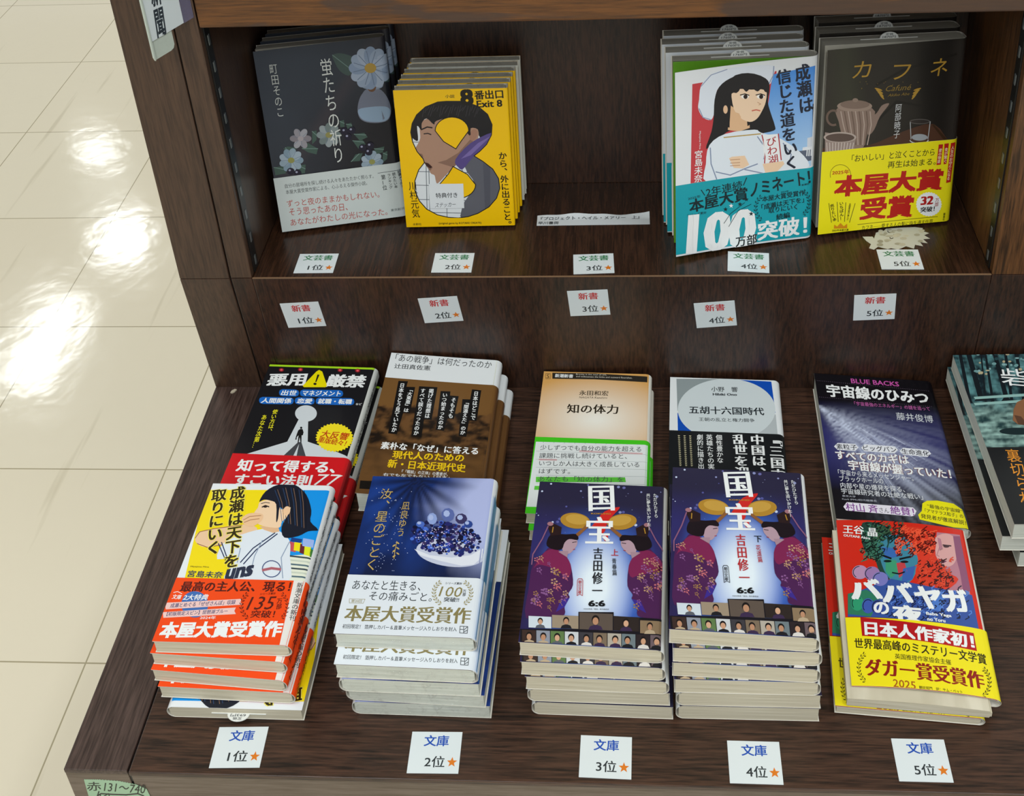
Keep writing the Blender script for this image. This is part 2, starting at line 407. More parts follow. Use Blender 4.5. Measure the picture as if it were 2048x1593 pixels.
def page_block(b, mat, root, pfan=0.0, inset=.3, u0=1.0, du=0.0, bd=.25):
    bm = bmesh.new(); w, l, t = b.w, b.l, b.t; us = [u0+(w-2.2-u0)*i/8 for i in range(9)]
    rows = []
    for v in (inset, l-inset):
        rows.append([bm.verts.new(Vector((u+du, v, bd))*MM) for u in us]+[bm.verts.new(Vector((u+du, v, t-bd+b.g(u)*pfan))*MM) for u in reversed(us)])
    for k, row in enumerate(rows): bm.faces.new(row if k else row[::-1])
    m = len(rows[0])
    for i in range(m): bm.faces.new([rows[0][i], rows[0][(i+1) % m], rows[1][(i+1) % m], rows[1][i]])
    bmesh.ops.recalc_face_normals(bm, faces=bm.faces[:])
    bmesh.ops.bevel(bm, geom=[e for e in bm.edges if e.calc_length() > l*MM*.8 and max(v.co.x for v in e.verts) > (w-4)*MM], offset=min(2.2, t*.2)*MM, segments=3, affect='EDGES')
    return mesh_obj('page_block', bm, mat, root)
def make_book(name, label, b, front, spine, back, art=None, spart=None, band=None, pages=M_CREAM, mat=None, group=None, pfan=0.0,
              slip=False, wrapfilm=False, shift=(0, 0), inset=.3, pu0=1.0, edge=.45):
    root = thing(name, label, 'book', to_m(b.M), group)
    page_block(b, pages, root, pfan, inset, pu0)
    cuts = [(b.w-b.r)*i/14 for i in range(1, 14)] if (b.fan or b.bow) else []
    cuts += [b.w-b.r*k for k in (1, .75, .5, .3, .15)]
    def pl(u, v, n):
        q = max(0.0, min(1.0, (u-(b.w-b.r))/b.r)); c = math.sqrt(1-q*q)     # ink follows the rounded hinge
        return Vector((u+(n-b.t)*q, v, b.t-b.r*(1-c)+(n-b.t)*c+b.g(u)))
    bm = bmesh.new(); wrap(bm, b, 0, b.l, 0, .32, front, spine, back, ne=16 if edge else 19)
    top = 0.03
    if art:
        ink_faces(bm, art, b.w-.25-b.r*edge, b.l, pl, b.t+.03, cuts); top += art.top()
    if spart:
        ink_faces(bm, spart, b.t, b.l, lambda u, v, n: Vector((b.w+n, v, b.t-u)), .04, clip=False)
    jk = mesh_obj('jacket', bm, mat or M_GLOSS, root); jk.location = Vector((shift[0], shift[1], 0))*MM
    if band:
        off = top+.12; bm = bmesh.new()
        wrap(bm, b, band.get('v0', -.15), band['h'], off, .18, band['front'], band.get('spine', band['front']), band.get('back', band['front']))
        if band.get('art'):
            ink_faces(bm, band['art'], b.w-.2-b.r*edge*.8, band['h'], pl, b.t+off+.03, cuts)
        if band.get('spart'):
            ink_faces(bm, band['spart'], b.t, band['h'], lambda u, v, n: Vector((b.w+off+n, v, b.t-u)), .04, clip=False)
        o = mesh_obj('paper_band', bm, band.get('mat', M_GLOSS), root); o.location = jk.location
    if slip: sales_slip(b, root, slip)
    if wrapfilm: shrink_film(b, root, wrapfilm)
    return root
def sales_slip(b, root, price):
    """white order slip between the pages whose round tab sticks out over the head"""
    bm = bmesh.new(); ink = bm.loops.layers.float_color.new('ink'); n = b.t*.5; cu = b.w*.47
    P = [(cu-b.w*.2, b.l-30), (cu+b.w*.2, b.l-30), (cu+b.w*.2, b.l+.3), (cu+8.6, b.l+.3)]
    P += [(cu+8.6*math.cos(a*math.pi/12), b.l+.3+6*math.sin(a*math.pi/12)) for a in range(1, 12)]+[(cu-8.6, b.l+.3), (cu-b.w*.2, b.l+.3)]
    lo = [bm.verts.new(Vector((u, v, n-.35))*MM) for u, v in P]; hi = [bm.verts.new(Vector((u, v, n+.35))*MM) for u, v in P]
    fs = [bm.faces.new(hi), bm.faces.new(lo[::-1])]+[bm.faces.new([lo[i], lo[(i+1) % len(P)], hi[(i+1) % len(P)], hi[i]]) for i in range(len(P))]
    for q in fs:
        for lp in q.loops: lp[ink] = lin('#e4e6e2')
    a = Art(lambda x, y: (x, y)); a.Huv('定価', (cu-3.4, b.l+4.2), (cu+3.4, b.l+4.2), 2.3, '#3a4046'); a.Huv(price, (cu-6, b.l+1.5), (cu+6, b.l+1.5), 2.3, '#3a4046')
    ink_faces(bm, a, 999, 999, lambda u, v, m: Vector((u, v, m)), n+.37, clip=False)
    return mesh_obj('sales_slip', bm, M_MATTE, root)
def shrink_film(b, root, ends):
    """crinkled clear film drawn tight round the book, gathered over the page ends"""
    rn = random.Random(int(b.w*10+b.t*100))
    for v, sg in ((-.9, -1), (b.l+.9, 1)):
        bm = bmesh.new(); nx, nz = 54, 9; G = []
        for j in range(nz+1):
            row = []
            for i in range(nx+1):
                u = b.w*i/nx; z = .5+(b.t-1.0)*j/nz
                k = math.sin(math.pi*j/nz); d = (.3+1.1*abs(noise.noise(Vector((u*.25, z*.5, v))))*k+.35*rn.random()*k)
                row.append(bm.verts.new(Vector((u, v+sg*d, z+.3*noise.noise(Vector((u*.2, 3, v)))))*MM))
            G.append(row)
        for j in range(nz):
            for i in range(nx): bm.faces.new([G[j][i], G[j][i+1], G[j+1][i+1], G[j+1][i]])
        mesh_obj('plastic_film', bm, M_FILM, root)
def put(o, b, M): o.matrix_world = to_m(M); return o
def seat(Ofront_left, yaw, z_top, b, flipped):
    """frame of a copy lying with its near edge starting at a front-left point; flipped = head towards the viewer"""
    if not flipped: return frame((Ofront_left.x, Ofront_left.y, z_top), yaw, 0, 0, b.t)
    eu = Vector((math.cos(yaw), math.sin(yaw), 0)); ev = Vector((-eu.y, eu.x, 0)); O = Vector((Ofront_left.x, Ofront_left.y, 0))+eu*b.w+ev*b.l
    return frame((O.x, O.y, z_top), yaw+math.pi, 0, 0, b.t)
# ------------------------------------------------------------------ the room: floor and ceiling
bm = bmesh.new(); box(bm, -6000, 4000, -5000, 7000, -454, -424); structure(mesh_obj('floor', bm, floor_mat()))
bm = bmesh.new(); box(bm, -6000, 4000, -5000, 7000, 2270, 2300); structure(mesh_obj('ceiling', bm, plain('ceiling_board', '#d8d9d6', .8)))
# ------------------------------------------------------------------ the bookcase with its display deck
BC = thing('bookcase', 'dark brown wooden bookcase with an open shelf above a wide display deck', 'bookcase', Matrix.Translation((.3, -.1, -.424)))
def part(name, mat, *boxes, bev=.7, parent=BC):
    bm = bmesh.new()
    for q in boxes: box(bm, *q, bev=bev)
    o = mesh_obj(name, bm, mat); o.parent = parent
    o.matrix_parent_inverse = Matrix.Translation((-.3, .1, .424)); return o
H, YS = 156.84, -18.8           # shelf level; the riser leans from y=0 at the deck to YS at the shelf
part('end_panel', M_WZ, (-85, -36.8, YS, 170, H+.3, 900))
part('end_panel', M_WZ, (-85, -36.8, (0, YS), (170, 170), 0, H-.3))
part('inner_post', M_WZ, (-35.6, -15.2, YS+.6, 170, H+.3, 900))
part('inner_post', M_WZD, (-35.6, -15.4, (.6, YS+.6), (160, 160), 0, H-.3))
part('riser_panel', M_WZD, (-15, 667, (0, YS), (16, YS+1.9), 0, H-.2))
part('shelf_board', M_WSH, (-15, 667, YS+2, 135, H-14, H))
part('edge_band', plain('worn_edge', '#7d6148', .5), (-15, 667, YS-.15, YS+1.9, H-.15, H+.12), bev=.05)
part('divider', M_WZR, (667.2, 712, YS, 170, H+.3, 900))
part('divider', M_WZD, (667.4, 980, (0, YS), (160, 160), 0, H-.3))
part('back_panel', M_WZD, (-15, 667, (131.5, 202), (143, 214), H, 900))
part('shelf_rail', M_BEAM, (-13.4, 666, -20.2, 2, 425.5, 520), bev=1.6)
part('upper_shelf_board', M_WX, (-15, 667, 2.2, 150, 452, 470))
part('deck_board', M_WX, (-34.8, 1000, -394.5, 14, -4.5, -.05))
part('deck_edge_strip', M_WY, (-85, -36.4, -393.4, 14, -4.5, -.05))
part('groove_strip', M_BLACK, (-36.6, -34.6, -392, 0, -40, -3.0), bev=0)
part('groove_strip', M_BLACK, (-37, -35.2, (2, YS+2), (30, 30), 0, H), (-37, -35.2, YS+3, 30, H, 900), bev=0)
part('front_post', M_FRONT, (-85, -36.6, -393, -372, -424, -4.7))
part('front_panel', M_FRONT, (-34.8, 1000, -392.7, -372, -424, -4.7))
part('side_panel', M_WY, (-85, -68, -371.6, 170, -424, -4.7))
for x0, x1, xs in ((-15.2, -13.8, -13.7), (665.8, 667.2, 665.7)):
    tr = part('shelf_standard', M_BLACK, (x0, x1, -11, 1.2, H+1.5, 432), bev=.2)
    for k in range(10):
        z = 168.5+26.4*k; bm = bmesh.new(); rr = random.Random(k)
        box(bm, min(xs, xs)-.35, xs+.35, -6.2, -2.6, z-5, z+5, bev=.3)
        o = mesh_obj('slot', bm, M_SLOT); o.parent = tr
# ------------------------------------------------------------------ flat printed pieces: rank cards, tape, strip
def sheet(name, O, ex, ey, w, h, th, base, art=None, lift=None, mat=None, nx=8):
    """a thin printed sheet: O lower left corner (mm) on the surface, ex/ey unit directions"""
    ez = ex.cross(ey); bm = bmesh.new(); ink = bm.loops.layers.float_color.new('ink')
    L = lift or (lambda u, v: 0.0)
    pl = lambda u, v, n: Vector((u, v, n+L(u, v)))
    us = [w*i/nx for i in range(nx+1)]; ny = 12 if lift else 3; vs = [h*i/ny for i in range(ny+1)]
    T = [[bm.verts.new(pl(u, v, th)*MM) for u in us] for v in vs]; B = [[bm.verts.new(pl(u, v, 0.05)*MM) for u in us] for v in vs]
    for j in range(ny):
        for i in range(nx):
            bm.faces.new([T[j][i], T[j][i+1], T[j+1][i+1], T[j+1][i]]); bm.faces.new([B[j+1][i], B[j+1][i+1], B[j][i+1], B[j][i]])
    for i in range(nx):
        bm.faces.new([B[0][i], B[0][i+1], T[0][i+1], T[0][i]]); bm.faces.new([T[ny][i], T[ny][i+1], B[ny][i+1], B[ny][i]])
    for j in range(ny):
        bm.faces.new([T[j][0], T[j+1][0], B[j+1][0], B[j][0]]); bm.faces.new([B[j][nx], B[j+1][nx], T[j+1][nx], T[j][nx]])
    for q in bm.faces:
        for lp in q.loops: lp[ink] = lin(base)
    if art: ink_faces(bm, art, w, h, pl, th+(.25 if lift else .03), us[1:-1] if lift else ())
    o = mesh_obj(name, bm, mat or M_MATTE)
    o.matrix_world = to_m(Matrix(((ex.x, ey.x, ez.x, O.x), (ex.y, ey.y, ez.y, O.y), (ex.z, ey.z, ez.z, O.z), (0, 0, 0, 1)))); return o
X, Y, Zv = Vector((1, 0, 0)), Vector((0, 1, 0)), Vector((0, 0, 1))
UP = Vector((0, YS, H)).normalized()
def card(px, O0, ax, ay, h, line1, rank, col, wide, label, group):
    n = ax.cross(ay); q = [at_plane(p[0], p[1], O0, n)-O0 for p in px]        # TL TR BR BL
    q = [Vector((p.dot(ax), p.dot(ay))) for p in q]; e = (q[1]-q[0]+q[2]-q[3]).normalized(); f2 = Vector((-e.y, e.x)); w = 38.0
    c = (q[0]+q[1]+q[2]+q[3])/4; o = c-e*w/2-f2*h/2
    a = Art(lambda x, y: (x*w, y*h))
    b0, b1 = (.13, .88) if wide else (.26, .75)
    a.Huv(line1, (b0*w, .78*h), (b1*w, .78*h), .27*h, col, .02)
    a.Huv(rank+'位', (.32*w, .275*h), (.715*w, .275*h), .27*h, '#2e3438', .012)
    A2 = Art(lambda x, y: (x, -y)); A2.star(.855*w, -.265*h, .105*w, '#d9781e'); a.up(); a.F += [(p, a.n*STEP, k) for p, _, k in A2.F]
    ex, ey = ax*e.x+ay*e.y, ax*f2.x+ay*f2.y
    o3 = O0+ax*o.x+ay*o.y+n*.1
    return tag(sheet('rank_card', o3, ex, ey, w, h, .5, '#d9e1e4', a, mat=M_GLOSS), label, 'card', group)
for i, px in enumerate(([(437, 1456), (538, 1455), (519, 1537), (420, 1538)], [(826, 1466), (925, 1467), (916, 1548), (813, 1547)], [(1163, 1472), (1264, 1477), (1261, 1560), (1158, 1556)],
                        [(1455, 1482), (1557, 1486), (1566, 1571), (1461, 1569)], [(1785, 1477), (1889, 1480), (1904, 1568), (1797, 1566)])):
    card(px, Vector((0, 0, 0)), X, Y, 31.3, '文庫', str(i+1), '#1f4fb0', False,
         'blue headed white card, rank %d, in front of the %s stack' % (i+1, ('orange banded', 'shrink wrapped blue', 'left purple', 'right purple', 'yellow banded red')[i]), 'blue headed rank cards on the deck')
for i, px in enumerate(([(602, 508.5), (679, 508), (665, 547), (585, 548)], [(871, 510), (950, 509), (942, 544), (862, 543.5)], [(1149.5, 512), (1227.5, 510), (1226, 544.5), (1146, 548)],
                        [(1456, 505), (1537, 509), (1538.5, 545.5), (1456, 541.5)], [(1753.5, 501), (1838.5, 500.5), (1847, 539.5), (1760.5, 539)])):
    card(px, Vector((0, 0, H)), X, Y, 28.6, '文芸書', str(i+1), '#2c7a4c', True,
         'green headed white card, rank %d, on the shelf %s' % (i+1, ('below the dark flower book', 'below the yellow book', 'below the torn paper strip', 'touching the teal banded book', 'below the teapot book and torn sticker')[i]), 'green headed rank cards on the shelf')
for i, px in enumerate(([(561, 605.5), (638, 603), (651.5, 651.5), (575.5, 657)], [(838, 596.5), (917, 592), (924.5, 641), (847, 646.5)], [(1134.5, 582), (1214.5, 578), (1220, 629.5), (1142, 632)],
                        [(1390, 606.5), (1470, 600), (1471, 651), (1392.5, 656)], [(1709.5, 591.5), (1792.5, 587.5), (1788, 637), (1706, 639.5)])):
    card(px, Vector((0, 0, 0)), X, UP, 34.0, '新書', str(i+1), '#c03034', False,
         'red headed white card, rank %d, on the riser above the %s book' % (i+1, ('black warning sign', 'brown ruins', 'tan and green', 'white and blue circle', 'black and violet')[i]), 'red headed rank cards on the riser board')
# torn paper strip with the title of the missing book
a = Art(lambda x, y: (x, y))
a.Huv('『プロジェクト・ヘイル・メアリー　上』', (3.5, 10.6), (101, 10.9), 4.6, '#3c4449', .014); a.Huv('早川書房', (1.2, 3.9), (21.5, 3.9), 4.6, '#33393d', .012)
def wav(u, v):
    k = max(0, (v-8)/7.5); return k*k*(1.7+1.1*math.sin(u*.075-1.5)+.5*math.sin(u*.21)+2.4*max(0, (u-95)/16)**2)
tag(sheet('paper_strip', Vector((249.7, 59.2, H+.1)), Vector((.9999, .008, 0)).normalized(), Vector((-.008, .9999, 0)).normalized(), 111, 15.5, .25, '#d4dade', a, lift=wav, nx=24),
    'long white paper strip with printed title on the empty shelf part', 'paper strip')
# remains of a torn sticker
def blob(name, pts, z, th, col, marks=None):
    bm = bmesh.new(); ink = bm.loops.layers.float_color.new('ink'); c = Vector((sum(p.x for p in pts)/len(pts), sum(p.y for p in pts)/len(pts), 0))
    t = [bm.verts.new((Vector((p.x, p.y, th))-c)*MM) for p in pts]; b = [bm.verts.new((Vector((p.x, p.y, .03))-c)*MM) for p in pts]
    bm.faces.new(t); bm.faces.new(b[::-1])
    for i in range(len(pts)): bm.faces.new([b[i], b[(i+1) % len(pts)], t[(i+1) % len(pts)], t[i]])
    for q in bm.faces:
        for lp in q.loops: lp[ink] = lin(col)
    if marks:
        a = Art(lambda x, y: (lambda p: (p.x-c.x, p.y-c.y))(at_z(x, y, z)))
        marks(a); ink_faces(bm, a, 1, 1, lambda u, v, n: Vector((u, v, n)), th+.03, clip=False)
    bmesh.ops.recalc_face_normals(bm, faces=bm.faces[:])
    o = mesh_obj(name, bm, M_MATTE); o.location = (c.x*MM, c.y*MM, (z+.05)*MM); return o
P = [(1725, 474), (1745, 474), (1755, 487), (1748, 478), (1752, 466), (1768, 462), (1772, 458), (1800, 456), (1830, 455), (1846, 457), (1843, 462), (1858, 467), (1848, 471), (1860, 478), (1846, 479), (1855, 487), (1840, 485),
     (1846, 493), (1830, 490), (1828, 498), (1812, 493), (1796, 500), (1782, 497), (1775, 499), (1756, 494), (1748, 500), (1738, 497), (1742, 489), (1732, 482)]
def stick(a):
    for x, y, k in ((1780, 463, 3), (1783, 476, 2), (1768, 470, 1.6), (1790, 470, 1.6)): a.arc(x, y, k*1.6, k, .2, 3.4, 1.6, '#4a4438', 6)
    for i in range(26): a.ell(1755+random.random()*90, 460+random.random()*34, 3+5*random.random(), 1.5+2*random.random(), mix(lin('#c9c4ab'), lin('#8d8974'), random.random()), 7)
tag(blob('torn_sticker', [at_z(x, y, H) for x, y in P], H, .25, '#c6c6b6', stick), 'ragged off-white torn sticker on the shelf under the teapot book', 'sticker')
tag(blob('paper_scrap', [at_z(x, y, 0) for x, y in ((461, 787), (464, 783), (470, 780), (474, 781), (469, 786), (464, 788))], 0, 1.2, '#b8ad9a'), 'tiny pale paper scrap on the deck edge strip at the bookcase end', 'paper scrap')
# mint paper tape on the front post
py_ = Vector((0, -393.0, 0)); ztape = (100, 1400, 3.413)
tp = [(232, 545), (330, 546), (470, 556), (590, 580), (660, 610), (700, 690), (710, 770), (300, 760), (262, 650)]
Q = [at_plane(ztape[0]+x/ztape[2], ztape[1]+y/ztape[2], py_, Y) for x, y in tp]
ed = []
for i in range(3):
    for k in range(14):
        p = Q[i].lerp(Q[i+1], k/14); ed.append(Vector((p.x, p.y, p.z+(.5 if k % 2 else -.3))))
Q = ed+Q[3:]
bm = bmesh.new(); ink = bm.loops.layers.float_color.new('ink'); o0 = Vector((-60, -393.0, -20))
fr = [bm.verts.new((q-o0+Vector((0, -.25, 0)))*MM) for q in Q]; bk = [bm.verts.new((q-o0+Vector((0, -.05, 0)))*MM) for q in Q]
bm.faces.new(fr); bm.faces.new(bk[::-1])
for i in range(len(Q)): bm.faces.new([fr[i], fr[(i+1) % len(Q)], bk[(i+1) % len(Q)], bk[i]])
for q in bm.faces:
    for lp in q.loops: lp[ink] = lin('#a3c3a4')
a = Art(lambda x, y: (lambda p: (p.x-o0.x, p.z-o0.z))(at_plane(x, y, py_, Y)), ztape); K = '#3c4038'
a.H('赤', 252, 590, 350, 590, 60, K, .01, .25); a.H('131〜740', 372, 594, 652, 612, 58, K, .01, .25)
a.line([(335, 625), (325, 655), (350, 640), (430, 645), (520, 648), (600, 640), (640, 655)], 9, K); a.line([(345, 640), (345, 672), (400, 640), (410, 668), (520, 662), (600, 668)], 7, K)
ink_faces(bm, a, 1, 1, lambda u, v, n: Vector((u, -.28-n, v)), 0, clip=False)
bmesh.ops.recalc_face_normals(bm, faces=bm.faces[:])
o = mesh_obj('tape_label', bm, M_MATTE); o.location = o0*MM
tag(o, 'mint green paper tape with handwriting on the front corner post below the deck', 'tape')
# newspaper sign in a plastic sleeve standing out from the end panel
A3, B3 = Vector((-16.57, -19.0, 435.36)), Vector((-38.24, -62.45, 435.36)); e1 = (A3-B3).normalized(); nn = e1.cross(Zv)
SG = thing('hanging_sign', 'white paper sign with black characters in a plastic sleeve', 'sign',
           to_m(Matrix(((e1.x, 0, nn.x, B3.x), (e1.y, 0, nn.y, B3.y), (0, 1, 0, B3.z), (0, 0, 0, 1)))))
def slab(name, P, n0, n1, mat, base='#c8d4cc', art=None):
    bm = bmesh.new(); ink = bm.loops.layers.float_color.new('ink')
    t = [bm.verts.new(Vector((u, v, n1))*MM) for u, v in P]; b = [bm.verts.new(Vector((u, v, n0))*MM) for u, v in P]
    bm.faces.new(t); bm.faces.new(b[::-1])
    for i in range(len(P)): bm.faces.new([b[i], b[(i+1) % len(P)], t[(i+1) % len(P)], t[i]])
    bmesh.ops.recalc_face_normals(bm, faces=bm.faces[:])
    for q in bm.faces:
        for lp in q.loops: lp[ink] = lin(base)
    if art: ink_faces(bm, art, 1, 1, lambda u, v, n: Vector((u, v, n)), n1+.03, clip=False)
    return mesh_obj(name, bm, mat, SG)
sgn = Art(lambda x, y: (lambda p: ((p-B3).dot(e1), p.z-B3.z))(at_plane(x, y, B3, nn)), (270, 0, 12.257))
sgn.V('新聞', 432, -590, 660, 905, 285, '#2b343c', .03)
slab('paper_sign', [(1.0, .6), (36.5, .6), (36.5, 110), (1.0, 110)], 0, .3, M_MATTE, '#ccd6da', sgn)
slab('back_sleeve', [(0, -14.5), (1.6, -17), (19, -17), (22, -16), (23.5, -13), (23.5, 110), (0, 110)], -1.9, -1.2, M_ACRYL)
slab('back_sleeve', [(-1.2, -13.5), (-.2, -16.6), (.2, -13), (.6, 110), (-1.2, 110)], -1.0, 1.0, M_ACRYL)
t = NT('clear_plastic'); set_b(t.b, .12, .5); t.b.inputs['Base Color'].default_value = lin('#7a7a9a'); t.b.inputs['Alpha'].default_value = .38
slab('clear_sleeve', [(36.6, 0), (48.3, 0), (48.5, 1.2), (48.5, 110), (36.6, 110)], -.5, -.1, t.m)
# ------------------------------------------------------------------ printed pictures used by the covers
def nz(x, y, z=0.0, o=4): return noise.fractal(Vector((x, y, z)), 1.0, 2.0, o)
W_ = '#eef1f2'
def flower(a, x, y, r, pet, mid, n=9):
    for i in range(n):
        t = 6.283*i/n; a.ell(x+r*.58*math.cos(t), y+r*.58*math.sin(t), r*.42, r*.3, mix(lin(pet), lin('#dfe6ee'), .12*(i % 3)), 12, t)
    for i in range(n):
        t = 6.283*i/n+.3; a.line([(x+r*.2*math.cos(t), y+r*.2*math.sin(t)), (x+r*.8*math.cos(t), y+r*.8*math.sin(t))], r*.03, '#66768c')
    a.ell(x, y, r*.27, r*.23, mid, 14)
def leaf(a, P, col, vein='#6d8780'):
    a.poly(P, col); n = len(P); a.line([P[0], ((P[n//2][0]+P[(n-1)//2][0])/2, (P[n//2][1]+P[(n-1)//2][1])/2)], 5, vein)
def hotaru(b):
    a = b.art((480, 20, 3.4625)); a.smooth = True
    def bgf(s, t):
        k = nz(s*2.2, t*3, 1); dg = s*.55+(1-t)*-.35
        c = mix(lin('#343b46'), lin('#17161d'), (s*.6+(1-t)*.7-.28)*1.6+k*.15)
        return mix(c, lin('#453c42'), .5*max(0, 1-abs((s-.15)-(t-.35)*1.25)*9))
    a.field(0, 0, b.w, b.l, bgf, 40, 50)
    leaf(a, [(640, 312), (700, 300), (790, 335), (780, 420), (750, 455), (690, 420), (650, 350)], '#41534f')
    leaf(a, [(980, 495), (1010, 420), (1040, 388), (1100, 380), (1110, 470), (1060, 508)], '#3c5050')
    a.poly([(880, 548), (960, 545), (1010, 590), (1040, 660), (1044, 720), (1020, 765), (960, 782), (880, 778), (830, 750), (814, 690), (826, 620), (850, 575)], '#73798a'); a.poly([(820, 690), (900, 672), (1000, 668), (1038, 690), (1036, 735), (1005, 768), (940, 776), (870, 768), (830, 738)], '#8fa6be'); a.ell(915, 522, 76, 30, '#8796aa'); a.ell(912, 535, 30, 32, '#6b4a30')
    flower(a, 903, 402, 150, '#8698b2', '#b09040', 12)
    for P in ([(340, 1000), (300, 960), (330, 945), (400, 955)], [(430, 960), (470, 920), (540, 960), (530, 1000), (470, 985)], [(500, 840), (530, 835), (530, 900), (500, 930)], [(790, 860), (860, 850), (885, 880), (830, 905)],
              [(780, 905), (850, 900), (870, 930), (820, 960)], [(770, 1050), (800, 1000), (850, 990), (830, 1045)], [(930, 960), (1000, 945), (990, 985), (940, 1000)], [(235, 1090), (300, 1080), (320, 1130), (245, 1145)], [(400, 1075), (455, 1070), (450, 1130), (410, 1135)],
              [(690, 770), (720, 760), (725, 810), (695, 810)], [(735, 790), (770, 780), (780, 815), (745, 825)], [(990, 990), (1020, 975), (1020, 1030), (985, 1060)]): leaf(a, P, '#40584f')
    flower(a, 420, 890, 75, '#857f86', '#a79ea2', 6); flower(a, 615, 865, 85, '#6f7d7c', '#8f8a50', 8); flower(a, 355, 1040, 85, '#7f96a6', '#8f8f50', 9); flower(a, 915, 1050, 78, '#7d93a4', '#8f8f50', 9)
    for x, y in ((725, 838), (775, 832), (748, 878), (850, 952), (902, 938), (892, 982), (352, 1115), (400, 1128)):
        a.ell(x, y, 26, 24, '#17132a'); a.ell(x-7, y-7, 8, 7, '#9a9cb4', 8)
    a.V('蛍たちの祈り', 590, 332, 690, 1062, 88, '#d8dcd8', -.004); a.V('町田そのこ', 226, 368, 284, 742, 58, '#c6cac6', -.006)
    o = b.art((480, 20, 3.4625)); h = sum(o.uv(*p)[1] for p in ((240, 1162), (700, 1106)))/2
    o.H('自分の居場所を探し続ける人々をあたたかく照らす。', 312, 1218, 925, 1148, 30, '#3d4244', .004); o.H('本屋大賞受賞作家による、心ふるえる傑作小説。', 318, 1260, 880, 1195, 30, '#3d4244', .004)
    for s_, x0, y0, x1, y1 in (('ずっと夜のままかもしれない。', 325, 1340, 965, 1272), ('そう思ったあの日、', 342, 1398, 745, 1360), ('あなたがわたしの光になった。', 350, 1470, 1020, 1392)): o.H(s_, x0, y0, x1, y1, 50, '#b5473c', 0)
    o.line([(955, 1128), (1140, 1102)], 3, '#50565a'); o.V('第1位', 990, 1138, 1006, 1246, 32, '#33383b'); o.V('ランキング', 1030, 1130, 1047, 1236, 25, '#33383b'); o.V('読みたい本', 1064, 1122, 1082, 1232, 25, '#33383b'); o.V('読書メーター', 1098, 1110, 1118, 1232, 25, '#33383b')
    o.H('東京創元社', 1045, 1385, 1160, 1368, 18, '#50565a', 0)
    return a, dict(h=h, front='#c9d1cf', art=o, mat=M_MATTE)

